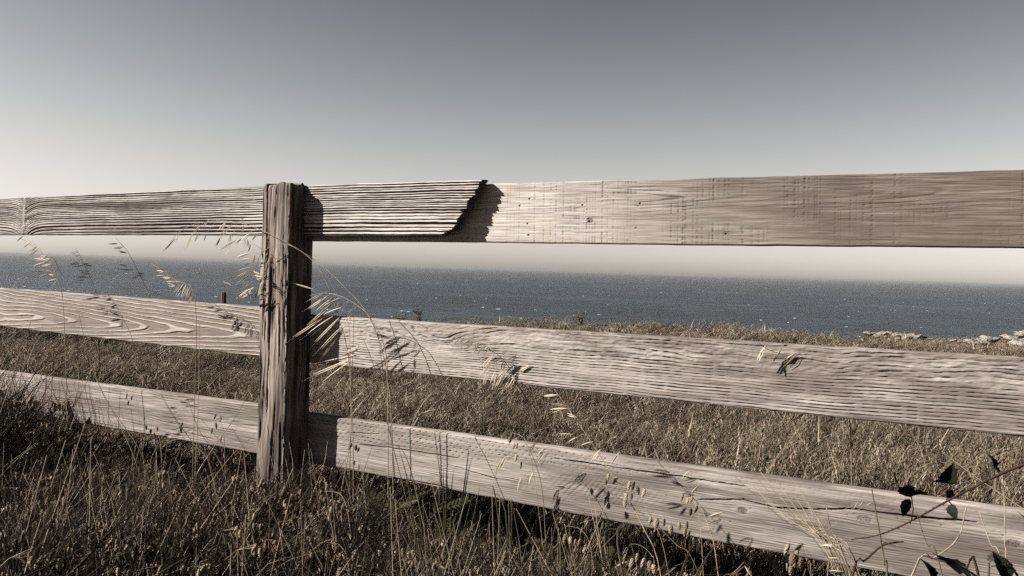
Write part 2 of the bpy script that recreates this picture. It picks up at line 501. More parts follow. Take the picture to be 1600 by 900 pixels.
# --- old ridged board of the top rail
OLD_V = -0.042
uk = uz(38, 340, OLD_V)[0]
def g_old(U, T):
    dip = 0.060 * np.exp(-np.abs(U - uk + 0.004) / 0.060) * (1 - 0.35 * sstep(-0.09, 0.09, T))
    tt = T + dip + 0.006 * vnoise(U * 0.7, T * 7, 2) + 0.0012 * fbm(U * 3.2, T * 22, 3, 6)
    ph = (tt + 0.0065 * vnoise(0.5, tt * 26, 9)) / 0.0086
    ph = ph + 2.0 * sstep(-0.02, -0.1, tt)
    k = np.floor(ph); fr = ph - k
    dk = 0.5 + 0.5 * vnoise(k * 0.917 + 0.31, U * 1.7, 12)          # depth differs from ring to ring and along it
    gw = 0.20 + 0.44 * dk
    groove = 1 - sstep(gw * 0.6, gw, np.abs(fr - 0.5) * 2 * 0.9 + 0.05 * fbm(U * 60, T * 200, 2, 3))
    depth = 0.0045 + 0.0045 * dk
    hair = sstep(0.25, 0.6, fbm(U * 6, T * 380, 2, 8))                 # hairline checks between the grooves
    h = -depth * groove - 0.0012 * hair + 0.0006 * fbm(U * 25, T * 300, 3, 8)
    ring = 1 - 0.97 * groove - 0.45 * hair
    kn = np.exp(-((U - uk - 0.08 * (T - 0.02)) / 0.012) ** 2)
    h = h * (1 - kn) + kn * (0.002 + 0.003 * fbm(U * 90, T * 40, 3, 7))
    ring = ring * (1 - kn) + kn * (0.75 + 0.3 * fbm(U * 120, T * 30, 3, 5))
    tone = 0.06 + 0 * U
    tone = np.maximum(tone, 0.6 * (1 - sstep(0.003, 0.012, np.abs(T + 0.012 + 0.01 * vnoise(U * 2, 0.2, 3)))) * sstep(0, 0.4, vnoise(U * 3, 0.4, 31)))
    tone = np.maximum(tone, 0.9 * sstep(-0.05, -1.0, U) * np.clip(0.55 + 0.9 * fbm(U * 2, T * 24, 3, 45), 0, 1))
    return h, np.clip(ring, 0, 1), tone
eu_t = uz(748, 282, OLD_V)[0]; eu_b = uz(700, 368, OLD_V)[0]
def end_old(b):
    s = eu_b + (eu_t - eu_b) * (b ** 0.80)
    ringstep = np.floor(b * 19 + 0.6 * vnoise(b * 6, 0.5, 3))          # each ridge snapped off at its own length
    jag = 0.016 * vnoise(ringstep * 0.73 + 0.2, 0.5, 2) + 0.008 * vnoise(b * 90, 0.5, 4) + 0.010 * sstep(0.93, 1.0, b)
    return s + jag
make_board('rail_board', -2.95, 0.8, [(-2.95, 1.290), (-2.08, 1.297), (-0.23, 1.312), (0.77, 1.310)],
           [(-2.95, 1.112), (-2.08, 1.118), (-0.22, 1.129), (0.67, 1.133)], OLD_V, 0.036, 520, 190, g_old, M_OLD,
           'old top rail board with deep weathered ridges and ragged broken end', end_right=end_old,
           warp=lambda U, b: -0.022 * sstep(0.15, 0.75, U) * (1 - b) ** 1.3 - 0.003 * sstep(0.3, 0.8, U), seed=2, round_r=0.004)

# --- newer sawn board of the top rail
kn_new = [(*uz(922, 345), 0.010), (*uz(997, 322), 0.004), (*uz(994, 356), 0.004), (*uz(826, 368), 0.004)]
dots_new = [uz(812, 322), uz(910, 321), uz(1000, 318), uz(824, 350), uz(1134, 366), uz(827, 311)]
ZC_NEW = 1.207
def g_new(U, T):
    kn = [(a, z - ZC_NEW, r_) for a, z, r_ in kn_new]
    sh, km = knots_bend(U, T, kn)
    Tw = T + sh
    # tongues of a flat-sawn face along the upper third
    Tp = Tw - 0.045 - 0.012 * vnoise(U * 1.6, 0.3, 21)
    ph = (np.sqrt(Tp ** 2 + 0.012 ** 2) + 0.055 * (U - 0.6) + 0.0035 * fbm(U * 6, T * 25, 3, 22)) / 0.010
    fr = ph - np.floor(ph)
    line = (1 - sstep(0.05, 0.16, np.abs(fr - 0.5))) * np.exp(-((T - 0.045) / 0.045) ** 2) * np.clip(0.55 + 0.9 * vnoise(U * 5, T * 30, 24), 0, 1)
    # vertical marks of the saw, broken into dashes by the grain
    saw = np.zeros_like(U)
    broken = np.clip(0.30 + 1.6 * vnoise(U * 60, T * 330, 37), 0, 1) * np.clip(0.7 + 0.9 * vnoise(U * 9, T * 14, 38), 0, 1)
    rs = np.random.default_rng(77)
    u_row = U[0]
    prof = np.zeros_like(u_row)
    for uc in np.concatenate([rs.uniform(0.7, 2.95, 60), 1.05 + 1.9 * rs.random(150)]):
        prof = np.maximum(prof, rs.uniform(0.35, 1.0) * np.exp(-((u_row - uc) / rs.uniform(0.0009, 0.0018)) ** 2))
    shear = np.interp(U + 0.02 * T, u_row, prof)
    saw = np.clip(shear * broken * 1.3, 0, 1)
    fib = fbm(U * 12, T * 260, 3, 41)
    h = -0.0014 * line - 0.0015 * saw + 0.0006 * fib
    rid = np.exp(-((T - 0.022 - 0.006 * fbm(U * 3.5, 0.5, 3, 14)) / 0.0035) ** 2) * sstep(1.55, 1.75, U)
    h = h + 0.0016 * rid * (0.6 + 0.6 * vnoise(U * 30, T * 50, 6))
    dots = 0 * U
    for (du, dz) in dots_new:
        dots = np.maximum(dots, 1 - sstep(0.0018, 0.0034, np.sqrt((U - du) ** 2 + (T - dz + ZC_NEW) ** 2)))
    h = h - 0.004 * dots - 0.003 * km * np.clip(0.6 + vnoise(U * 160, T * 160, 3), 0, 1)
    ring = np.clip(0.84 - 0.75 * line - 0.95 * saw + 0.32 * fib + 0.3 * rid, 0, 1)
    brown = sstep(0.85, 1.95, U + 0.10 * fbm(U * 1.2, T * 6, 2, 51) + 0.9 * (T) * sstep(1.0, 1.5, U))  # wood browning plus vignette darkening painted into the colour towards the right
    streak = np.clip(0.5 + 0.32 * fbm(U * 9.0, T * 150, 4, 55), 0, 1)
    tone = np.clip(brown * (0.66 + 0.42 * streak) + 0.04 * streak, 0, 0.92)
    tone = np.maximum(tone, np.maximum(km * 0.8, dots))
    return h, ring, tone
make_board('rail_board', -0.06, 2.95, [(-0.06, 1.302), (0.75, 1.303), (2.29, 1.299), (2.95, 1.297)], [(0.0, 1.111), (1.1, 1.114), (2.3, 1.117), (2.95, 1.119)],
           0.0, 0.038, 1500, 150, g_new, M_NEW, 'pale sawn top rail board with saw marks, browner and painted darker to the right', seed=5, rough_edge=0.001, round_r=0.003)

# --- middle rail, left board
def g_midl(U, T):
    Tp = T + 0.028 + 0.012 * vnoise(U * 1.4, 0.2, 5)
    base = np.sqrt(Tp ** 2 + 0.022 ** 2) + 0.058 * (U + 0.2) + 0.006 * fbm(U * 2.3, T * 9, 2, 61) + 0.0018 * fbm(U * 9, T * 40, 3, 66)
    # a closed oval far left
    base = base + 0.020 * np.exp(-((U + 2.12) / 0.16) ** 2 - ((T + 0.005) / 0.05) ** 2)
    ph = base / 0.0155
    k = np.floor(ph); fr = ph - k
    wdt = 0.13 + 0.05 * vnoise(k * 0.71, U * 2, 3)
    ridge = 1 - sstep(wdt * 0.6, wdt * 1.25, np.abs(fr - 0.5) + 0.02 * fbm(U * 50, T * 120, 2, 8))
    under = (1 - sstep(0.02, 0.09, np.abs(fr - 0.5 - np.sign(Tp) * -(wdt + 0.07)))) * np.clip(0.5 + vnoise(U * 6, T * 30, 11), 0, 1)
    fib = fbm(U * 14, T * 260, 3, 9)
    ck = crack(U, T, [(-1.95, -0.004), (-1.7, 0.000), (-1.4, -0.004)], 0.0011)
    h = 0.0026 * ridge - 0.0016 * under + 0.0004 * fib - 0.003 * ck
    ring = np.clip(0.95 * ridge + 0.18 + 0.25 * fib - 0.5 * under - 0.6 * ck, 0, 1)
    tone = np.clip(0.45 + 0.6 * fbm(U * 2, T * 12, 4, 19), 0, 0.85) * (1 - ridge)
    return h, ring, tone
make_board('rail_board', -2.95, -0.075, [(-2.95, 0.852), (-2.14, 0.854), (-0.25, 0.851), (0, 0.850)], [(-2.95, 0.660), (-2.14, 0.662), (-0.25, 0.658), (0, 0.657)],
           0.0, 0.038, 620, 130, g_midl, M_MIDL, 'middle rail board with bold pale looping grain, beyond the post', seed=7, rough_edge=0.0008)

# --- middle rail, right board
def g_midr(U, T):
    swirl = 0.030 * np.exp(-((U - 0.62) / 0.15) ** 2 - ((T - 0.045) / 0.05) ** 2)
    upper = sstep(-0.02, 0.055, T)
    wob = 0.006 * vnoise(U * 1.7, T * 5, 71) + 0.0026 * vnoise(U * 5.5, T * 12, 72)
    base = T + swirl + wob * (1 + 1.2 * upper) + 0.0045 * fbm(U * 8, T * 26, 3, 76) * upper + 0.0009 * fbm(U * 14, T * 30, 2, 75)
    ph = base / (0.0088) - 2.2 * upper * sstep(0.0, 0.09, T)
    k = np.floor(ph); fr = ph - k
    strong = np.clip(0.72 + 0.55 * vnoise(U * 5.0, k * 0.77, 31) - 0.25 * upper, 0.05, 1)
    dashed = np.clip(0.75 + 0.9 * vnoise(U * 55, k * 0.63, 33), 0.1, 1)
    g = (1 - sstep(0.07, 0.19, np.abs(fr - 0.5) + 0.04 * fbm(U * 45, T * 90, 2, 8))) * strong * dashed
    fib = fbm(U * 12, T * 230, 3, 79)
    patch = sstep(0.0, 0.35, fbm(U * 4.2, T * 22, 4, 81) + 0.02) * sstep(-0.03, 0.02, T) * sstep(0.35, 0.8, U)
    rugged = fbm(U * 55, T * 150, 3, 83) * (0.35 + 0.65 * sstep(-0.01, 0.03, T))
    flake = sstep(0.15, 0.5, fbm(U * 22, T * 75, 3, 87)) * sstep(0.6, 1.4, U) * sstep(-0.05, 0.0, T)
    h = -0.0040 * g + 0.0004 * fib - 0.0012 * patch + 0.0012 * rugged + 0.0004 * flake + 0.0010 * fr * (1 - upper)
    ring = np.clip(0.90 - 0.95 * g + 0.18 * fib + 0.10 * rugged, 0, 1)
    tone = np.clip(-0.20 * flake + 0.75 * patch * (0.6 + 0.5 * rugged) + 0.95 * sstep(0.8, 1.9, U + 0.2 * fbm(U * 3, T * 20, 3, 85)) * np.clip(0.6 + 0.6 * fbm(U * 6, T * 70, 3, 86), 0, 1) + 0.04, 0, 0.85)  # tone rises rightwards: browner wood with painted vignette darkening
    return h, ring, tone
make_board('rail_board', -0.065, 2.95, [(-0.07, 0.835), (0.2, 0.836), (1.2, 0.846), (2.3, 0.858), (2.95, 0.862)], [(-0.07, 0.655), (0.17, 0.658), (1.2, 0.666), (2.31, 0.674), (2.95, 0.678)],
           0.001, 0.038, 1100, 140, g_midr, M_MIDR, 'middle rail board with fine wavy dark grain lines, nearer than the post', seed=11, rough_edge=0.0012)

# --- bottom rail, left board
def g_lowl(U, T):
    fib = fbm(U * 5, T * 110, 4, 91)
    fib2 = fbm(U * 16, T * 300, 2, 95)
    swirl = 0.02 * np.exp(-((U + 0.75) / 0.2) ** 2)
    ph = (T + swirl * vnoise(U * 6, T * 12, 3) + 0.006 * fbm(U * 3, T * 14, 3, 92)) / 0.010
    fr = ph - np.floor(ph)
    g = (1 - sstep(0.06, 0.2, np.abs(fr - 0.5))) * sstep(0.0, 0.5, vnoise(U * 7, np.floor(ph) * 0.8, 94))
    gouge = sstep(0.42, 0.8, fbm(U * 9, T * 40, 3, 97)) * np.exp(-((U + 0.72) / 0.34) ** 2)
    h = 0.0011 * fib + 0.0006 * fib2 - 0.0028 * g - 0.005 * gouge
    ring = np.clip(0.72 + 0.4 * fib - 0.7 * g - 0.5 * gouge, 0, 1)
    tone = np.clip(0.25 + 0.7 * fbm(U * 2.5, T * 18, 4, 98), 0, 0.7)
    return h, ring, tone
make_board('rail_board', -2.95, -0.075, [(-2.95, 0.425), (-2.13, 0.439), (-0.28, 0.471), (0, 0.475)], [(-2.95, 0.236), (-2.13, 0.248), (-0.27, 0.277), (0, 0.281)],
           0.0, 0.038, 480, 120, g_lowl, M_LOWL, 'bottom rail board with worn fibrous face, beyond the post', seed=13, rough_edge=0.0012, round_r=0.012)

# --- bottom rail, right board
cr_px = [([(556, 694), (628, 702), (724, 717)], 0.0022), ([(703, 727), (784, 750)], 0.0015), ([(600, 744), (685, 759), (721, 771)], 0.0035),
         ([(854, 714), (995, 735), (1100, 750), (1175, 762)], 0.0026), ([(535, 675), (600, 679)], 0.0014),
         ([(1082, 780), (1162, 781), (1219, 795), (1315, 795), (1342, 796), (1390, 803), (1435, 808), (1534, 818)], 0.0034)]
cracks_low = [([uz(*p) for p in pp], w) for pp, w in cr_px]
kn_low = [(*uz(1160, 798), 0.012), (*uz(1351, 812), 0.015), (*uz(878, 763), 0.008), (*uz(948, 773), 0.008), (*uz(1103, 806), 0.007), (*uz(1585, 850), 0.013)]
Z_LOW = [(-0.07, 0.468), (0.15, 0.469), (1.2, 0.484), (2.32, 0.500), (2.95, 0.508)]
Z_LOWB = [(-0.07, 0.284), (0.38, 0.288), (1.45, 0.287), (2.95, 0.300)]
def g_lowr(U, T):
    zc = 0.5 * (lines(Z_LOW, U) + lines(Z_LOWB, U))
    Zw = zc + T
    kn = [(a, z - float(0.5 * (lines(Z_LOW, a) + lines(Z_LOWB, a))), r_) for a, z, r_ in kn_low]
    sh, km = knots_bend(U, T, kn)
    Tw = T + sh
    ph = (Tw + 0.004 * fbm(U * 2.2, T * 14, 2, 101) + 0.0008 * fbm(U * 10, T * 60, 2, 107)) / 0.0062
    fr = ph - np.floor(ph)
    dash = np.clip(0.5 + 0.9 * vnoise(U * 26, np.floor(ph) * 0.83, 102), 0, 1)
    g = (1 - sstep(0.08, 0.24, np.abs(fr - 0.5))) * dash * sstep(0.055, -0.02, T - 0.02 * vnoise(U * 2, 0.5, 3) - 0.03 * sstep(1.0, 1.6, U))
    # rows of incisions from pressure treatment
    row = (T + 0.0955) / 0.0125
    ri = np.floor(row)
    colu = U / 0.026 + 0.5 * (ri % 2) + 0.12 * vnoise(ri * 0.7, U * 3, 8)
    fi = colu - np.floor(colu)
    inc = (1 - sstep(0.10, 0.17, np.abs(fi - 0.5))) * (1 - sstep(0.10, 0.19, np.abs(row - ri - 0.5)))
    inc = inc * sstep(0.0, 0.03, T - 0.03 * sstep(0.6, 1.1, U) + 0.01 * vnoise(U * 6, 0.5, 5)) * (1 - 0.75 * sstep(0.9, 1.6, U)) * np.clip(0.75 + 0.5 * vnoise(np.floor(colu) * 0.7, ri * 0.9, 6), 0, 1)
    fib = fbm(U * 11, T * 210, 3, 103)
    ck = 0 * U
    for pts, w in cracks_low:
        ck = np.maximum(ck, crack(U, Zw, pts, w))
    # ripples beside the knots
    rip = np.zeros_like(U)
    for a, t_, r_ in kn[2:4]:
        rip = rip + np.exp(-((U - a - 0.06) / 0.10) ** 2 - ((T - t_ - 0.015) / 0.035) ** 2) * np.sin((U - 0.9 * T + 0.008 * vnoise(U * 30, T * 30, 9)) * 330)
    kr = 0
    for a, t_, r_ in kn:
        q = np.sqrt(((U - a) / 1.5) ** 2 + (T - t_) ** 2)
        kr = kr + np.sin(q * 1900) * (1 - sstep(r_ * 0.5, r_, q))
    h = -0.0015 * g - 0.0032 * inc + 0.0005 * fib - 0.012 * ck + 0.0004 * rip - 0.0016 * km + 0.0022 * kr
    ring = np.clip(0.85 - 0.55 * g - 0.55 * inc + 0.22 * fib - 0.8 * ck, 0, 1)
    tone = np.clip(0.12 + 0.45 * fbm(U * 2.5, T * 25, 4, 105) + 0.75 * sstep(0.7, 1.8, U) * np.clip(0.6 + 0.7 * fbm(U * 5, T * 50, 3, 106), 0, 1), 0, 0.8)  # rightward rise is part browner wood, part vignette painted into the tone
    tone = np.maximum(tone, np.maximum(km * np.clip(0.55 + 0.5 * kr + 0.4 * fbm(U * 60, T * 90, 2, 5), 0, 1), ck))
    return h, ring, tone
make_board('rail_board', -0.065, 2.95, Z_LOW, Z_LOWB, 0.001, 0.038, 1000, 130, g_lowr, M_LOWR,
           'bottom rail board with rows of small slits, knots and a long crack', seed=17, rough_edge=0.0012, round_r=0.008)

# --- posts
def make_post(u_left, u_right, v_front, v_back, z_top, lean, seed, label=None, nP=220, nZ=340):
    zs = np.concatenate([np.linspace(-0.35, z_top - 0.03, nZ - 14), z_top - 0.03 * (1 - np.sin(np.linspace(0.1, math.pi / 2, 14)))])
    per = np.linspace(0, 4, nP, endpoint=False)
    k = np.floor(per).astype(int); f = per - k
    corners = np.array([(u_left, v_front), (u_right, v_front), (u_right, v_back), (u_left, v_back)])
    base = corners[k] * (1 - f)[:, None] + corners[(k + 1) % 4] * f[:, None]
    normals = np.array([(0, -1), (1, 0), (0, 1), (-1, 0)], float)
    cx, cy = (u_left + u_right) / 2, (v_front + v_back) / 2
    # soft corners
    edge = np.minimum(f, 1 - f)
    size = np.where(k % 2 == 0, u_right - u_left, v_back - v_front)
    e = edge * size
    r_ = 0.012
    back_off = np.where(e < r_, r_ - np.sqrt(np.maximum(r_ * r_ - (r_ - e) ** 2, 0)), 0) * 0.55
    nrm = normals[k]
    PU, ZZ = np.meshgrid(per, zs)
    s = PU * 0.13
    wander = s + 0.012 * vnoise(ZZ * 2.6, s * 8, seed) + 0.006 * fbm(ZZ * 6, s * 14, 3, seed + 3)
    big = fbm(wander * 42, ZZ * 2.2, 3, seed + 1)
    fine = fbm(wander * 190, ZZ * 5.5, 3, seed + 2)
    cracks = sstep(0.30, 0.6, fbm(wander * 95, ZZ * 3.2, 3, seed + 6))
    disp = 0.0035 * big + 0.0018 * fine - 0.006 * cracks
    chip = sstep(0.45, 0.9, fbm(ZZ * 7, s * 9, 3, seed + 8)) * np.exp(-(np.abs(PU - 1) / 0.12) ** 2)
    disp = disp - 0.014 * chip - back_off[None, :]
    shrink = np.clip((ZZ - (z_top - 0.03)) / 0.03, 0, 1)
    shrink = 1 - 0.10 * (1 - np.sqrt(np.maximum(1 - shrink ** 2, 0)))
    X = (base[:, 0] - cx)[None, :] * shrink + cx + nrm[:, 0][None, :] * disp
    Yy = (base[:, 1] - cy)[None, :] * shrink + cy + nrm[:, 1][None, :] * disp
    X = X + lean * (ZZ - z_top) + 0.004 * vnoise(ZZ * 2, 0.5, seed)
    Zt = ZZ + 0.007 * fbm(X * 40, Yy * 40, 2, seed + 4) * sstep(z_top - 0.05, z_top, ZZ) - 0.06 * (Yy - cy) * 0 - 0.05 * np.maximum(0, cx - 0.03 - X) * sstep(z_top - 0.04, z_top, ZZ)
    P = np.stack([X, Yy, Zt], -1).reshape(-1, 3)
    nz = len(zs)
    faces = [(j * nP + i, j * nP + (i + 1) % nP, (j + 1) * nP + (i + 1) % nP, (j + 1) * nP + i) for j in range(nz - 1) for i in range(nP)]
    P = np.concatenate([P, [[cx, cy, z_top + 0.004]]])
    top = len(P) - 1
    faces += [((nz - 1) * nP + i, (nz - 1) * nP + (i + 1) % nP, top) for i in range(nP)]
    ring = np.clip(0.55 + 0.6 * big + 0.35 * fine - 0.7 * cracks, 0, 1).reshape(-1)
    tone = np.clip(0.15 + 0.9 * fbm(s * 22, ZZ * 3.5, 4, seed + 11) + 0.35 * chip, 0, 0.85).reshape(-1)
    me = new_mesh('post', P, faces, M_POST, True, {'ring': np.append(ring, 0.4), 'tone': np.append(tone, 0.4)})
    return add('post', me, fence, label)
make_post(-0.142, 0.003, -0.117, 0.005, 1.314, 0.0, 40, 'thick square weathered post with lit front and dark shaded side')
for uu in (-3.02, 2.88):
    make_post(uu, uu + 0.142, -0.117, 0.005, 1.31, 0.0, 60 + int(uu), None, 100, 120)

#@@PLANTS
# ------------------------------------------------------------------ small plant meshes
def tube(V, Fc, pts, radii, sides=5):
    """append a tapering tube along pts"""
    pts = np.asarray(pts, float)
    n = len(pts)
    b0 = len(V)
    tang = np.gradient(pts, axis=0)
    for i in range(n):
        t = tang[i] / (np.linalg.norm(tang[i]) + 1e-9)
        ref = np.array([0, 0, 1.0]) if abs(t[2]) < 0.9 else np.array([1.0, 0, 0])
        a = np.cross(t, ref); a /= np.linalg.norm(a)
        c = np.cross(t, a)
        for k in range(sides):
            w = 2 * math.pi * k / sides
            V.append(pts[i] + radii[i] * (a * math.cos(w) + c * math.sin(w)))
    for i in range(n - 1):
        for k in range(sides):
            k2 = (k + 1) % sides
            Fc.append((b0 + i * sides + k, b0 + i * sides + k2, b0 + (i + 1) * sides + k2, b0 + (i + 1) * sides + k))

def strip(V, Fc, pts, widths, side, fold=0.25):
    """append a folded blade (two quads wide) along pts; side = unit vector across"""
    pts = np.asarray(pts, float)
    n = len(pts); b0 = len(V)
    side = np.asarray(side, float)
    tang = np.gradient(pts, axis=0)
    for i in range(n):
        nrm = np.cross(tang[i], side); nrm /= (np.linalg.norm(nrm) + 1e-9)
        V += [pts[i] - side * widths[i], pts[i] - nrm * widths[i] * fold, pts[i] + side * widths[i]]
    for i in range(n - 1):
        a = b0 + i * 3
        Fc += [(a, a + 1, a + 4, a + 3), (a + 1, a + 2, a + 5, a + 4)]

def smooth_path(pts, n):
    """Catmull-Rom through pts"""
    pts = np.asarray(pts, float)
    P = np.vstack([2 * pts[0] - pts[1], pts, 2 * pts[-1] - pts[-2]])
    m = len(pts) - 1
    out = []
    for q in np.linspace(0, m - 1e-6, n):
        i = int(q); t = q - i
        p0, p1, p2, p3 = P[i], P[i + 1], P[i + 2], P[i + 3]
        out.append(0.5 * ((2 * p1) + (-p0 + p2) * t + (2 * p0 - 5 * p1 + 4 * p2 - p3) * t * t + (-p0 + 3 * p1 - 3 * p2 + p3) * t ** 3))
    return np.array(out)

def arch(h, lean, azim, n=6, droop=0.6):
    """stem path from the origin: height h, leaning lean metres towards azim with a drooping tip"""
    t = np.linspace(0, 1, n)
    r = lean * (t ** 1.8)
    z = h * (t - droop * 0.35 * t ** 3)
    return np.stack([r * math.cos(azim), r * math.sin(azim), z], -1)

def spikelet_mesh(name, open_, mat):
    """an oat spikelet, one unit long along +X: two slim boat-shaped glumes and an awn"""
    V, Fc = [], []
    for s in (-1, 1):
        ts = np.linspace(0, 1, 6)
        ang = open_ * s
        w = 0.062 * np.sin(np.pi * np.clip(ts * 0.92 + 0.05, 0, 1)) ** 0.8 + 0.004
        base = np.stack([ts * math.cos(ang), ts * math.sin(ang) - 0.05 * s * np.sin(np.pi * ts) * -1, 0.02 * s * ts], -1)
        b0 = len(V)
        for i in range(6):
            V += [base[i] + np.array([0, 0, -w[i]]), base[i] + np.array([0, s * w[i] * 0.75, 0]), base[i] + np.array([0, 0, w[i]])]
        for i in range(5):
            a = b0 + i * 3
            Fc += [(a, a + 1, a + 4, a + 3), (a + 1, a + 2, a + 5, a + 4)]
    tube(V, Fc, [(0.3, 0, 0), (0.9, 0.04, 0.01), (1.35, 0.16, 0.02)], [0.012, 0.009, 0.004], 3)
    return new_mesh(name, V, Fc, mat, True)

def husk_mesh(name, mat):
    """a nodding quaking-grass spikelet, one unit long along +X: overlapping scales on a plump spindle"""
    V, Fc = [], []
    prof = [(0, 0.05), (0.06, 0.20), (0.14, 0.19), (0.2, 0.27), (0.32, 0.24), (0.38, 0.29), (0.5, 0.24), (0.56, 0.27), (0.68, 0.20), (0.74, 0.22), (0.87, 0.12), (1.0, 0.02)]
    n = 7
    for i, (x, r_) in enumerate(prof):
        for k in range(n):
            a = 2 * math.pi * k / n + 0.2 * i
            V.append((x, r_ * math.cos(a), r_ * 0.66 * math.sin(a)))
    for i in range(len(prof) - 1):
        for k in range(n):
            Fc.append((i * n + k, i * n + (k + 1) % n, (i + 1) * n + (k + 1) % n, (i + 1) * n + k))
    return new_mesh(name, V, Fc, mat, False)

SPIKE = [spikelet_mesh('spikelet_a', 0.05, M_SPIKELET), spikelet_mesh('spikelet_b', 0.17, M_SPIKELET), spikelet_mesh('spikelet_c', 0.10, M_SPIKELET)]
HUSK = husk_mesh('husk', M_HUSK)

def leaf_mesh(name, mat, L=1.0, w=0.62, serr=0.05, fold=0.22, n=9, curl=0.15):
    """ovate toothed leaf, unit length along +X, folded along the midrib"""
    V, Fc = [], []
    for i in range(n + 1):
        t = i / n
        ww = w * 0.5 * (math.sin(math.pi * t ** 0.75) ** 0.9) + 0.003
        ww *= 1 + (serr * 2 if i % 2 else -serr)
        z = -curl * t * t
        V += [(t * L, -ww, z + fold * ww), (t * L, -ww * 0.5, z + fold * ww * 0.7 + 0.02 * (i % 2)), (t * L, 0, z), (t * L, ww * 0.5, z + fold * ww * 0.7 + 0.02 * (i % 2)), (t * L, ww, z + fold * ww)]
    for i in range(n):
        for k in range(4):
            a = i * 5 + k
            Fc.append((a, a + 1, a + 6, a + 5))
    return new_mesh(name, V, Fc, mat, True)

# ------------------------------------------------------------------ scattered grass (nobody could count it)
def proto(col, name, V, Fc, mats, face_mat=None):
    o = bpy.data.objects.new(name, new_mesh(name, V, Fc, mats, True, face_mat=face_mat))
    col.objects.link(o)

def scatter(name, pts, rots, scales, idx, col, label, cat):
    me = bpy.data.meshes.new(name)
    me.from_pydata([tuple(p) for p in pts], [], [])
    a = me.attributes.new('rot', 'FLOAT_VECTOR', 'POINT'); a.data.foreach_set('vector', np.asarray(rots, np.float32).reshape(-1))
    a = me.attributes.new('scl', 'FLOAT_VECTOR', 'POINT'); a.data.foreach_set('vector', np.asarray(scales, np.float32).reshape(-1))
    a = me.attributes.new('pid', 'INT', 'POINT'); a.data.foreach_set('value', np.asarray(idx, np.int32))
    o = add(name, me, kind='stuff', label=label, cat=cat)
    ng = bpy.data.node_groups.new(name + '_scatter', 'GeometryNodeTree')
    ng.interface.new_socket('Geometry', in_out='INPUT', socket_type='NodeSocketGeometry')
    ng.interface.new_socket('Geometry', in_out='OUTPUT', socket_type='NodeSocketGeometry')
    gi = ng.nodes.new('NodeGroupInput'); go = ng.nodes.new('NodeGroupOutput')
    ip = ng.nodes.new('GeometryNodeInstanceOnPoints')
    ci = ng.nodes.new('GeometryNodeCollectionInfo')
    ci.inputs['Collection'].default_value = col
    ci.inputs['Separate Children'].default_value = True
    ci.inputs['Reset Children'].default_value = True
    def attr(nm, ty):
        n = ng.nodes.new('GeometryNodeInputNamedAttribute'); n.data_type = ty
        n.inputs['Name'].default_value = nm
        return n.outputs['Attribute']
    e2r = ng.nodes.new('FunctionNodeEulerToRotation')
    ng.links.new(attr('rot', 'FLOAT_VECTOR'), e2r.inputs[0])
    ng.links.new(gi.outputs[0], ip.inputs['Points'])
    ng.links.new(ci.outputs[0], ip.inputs['Instance'])
    ip.inputs['Pick Instance'].default_value = True
    ng.links.new(attr('pid', 'INT'), ip.inputs['Instance Index'])
    ng.links.new(e2r.outputs[0], ip.inputs['Rotation'])
    ng.links.new(attr('scl', 'FLOAT_VECTOR'), ip.inputs['Scale'])
    ng.links.new(ip.outputs[0], go.inputs[0])
    md = o.modifiers.new('scatter', 'NODES')
    md.node_group = ng
    return o

def blades(n, h0, h1, spread, wdt, lean0, lean1, lean_az=None, az_jit=3.2, segs=5, droop=0.8):
    V, Fc = [], []
    for _ in range(n):
        az = random.uniform(-az_jit, az_jit) + (lean_az if lean_az is not None else 0)
        h = random.uniform(h0, h1)
        p = arch(h, random.uniform(lean0, lean1) * h, az, segs, random.uniform(0.2, droop))
        p = p + np.array([random.gauss(0, spread), random.gauss(0, spread), 0])
        t = np.linspace(0, 1, segs)
        w = wdt * random.uniform(0.6, 1.3) * (1 - t ** 2 * 0.93)
        sa = random.uniform(0, math.pi)
        strip(V, Fc, p, w, (math.cos(sa), math.sin(sa), 0))
    return V, Fc

def with_heads(V, Fc, n, h0, h1, spread, lean0, lean1, head, hl, nheads, lean_az=None, az_jit=3.2, stem_r=0.0009, droop=0.9):
    """stems with nodding heads; returns face material indices (0 stem, 1 head)"""
    fm = [0] * len(Fc)
    hv = np.array([v.co[:] for v in head.vertices]); hf = [tuple(p.vertices) for p in head.polygons]
    for _ in range(n):
        az = random.uniform(-az_jit, az_jit) + (lean_az if lean_az is not None else 0)
        h = random.uniform(h0, h1)
        p = arch(h, random.uniform(lean0, lean1) * h, az, 7, droop) + np.array([random.gauss(0, spread), random.gauss(0, spread), 0])
        tube(V, Fc, p, np.linspace(stem_r, stem_r * 0.5, 7), 3)
        for k in range(random.randint(*nheads)):
            i = random.choice([3, 4, 5, 5, 6, 6])
            b0 = p[i] + np.array([random.gauss(0, 0.008), random.gauss(0, 0.008), random.uniform(-0.012, 0.004)])
            d = Vector((random.gauss(0, 0.35) + 0.15, random.gauss(0, 0.35), -1)).normalized()
            Rm = np.array(d.to_track_quat('X', 'Z').to_matrix())
            s = hl * random.uniform(0.65, 1.2)
            base = len(V)
            V.extend(list((hv * s) @ Rm.T + b0))
            Fc.extend([tuple(base + q for q in f) for f in hf])
            tube(V, Fc, [p[max(0, i - 1)] , b0], [stem_r * 0.5, stem_r * 0.4], 3)
        fm_len = len(Fc) - len(fm)
        # heads are the quads with 7-sided rings; stems are 3-sided tubes: mark by face size later
        fm += [0] * fm_len
    return fm

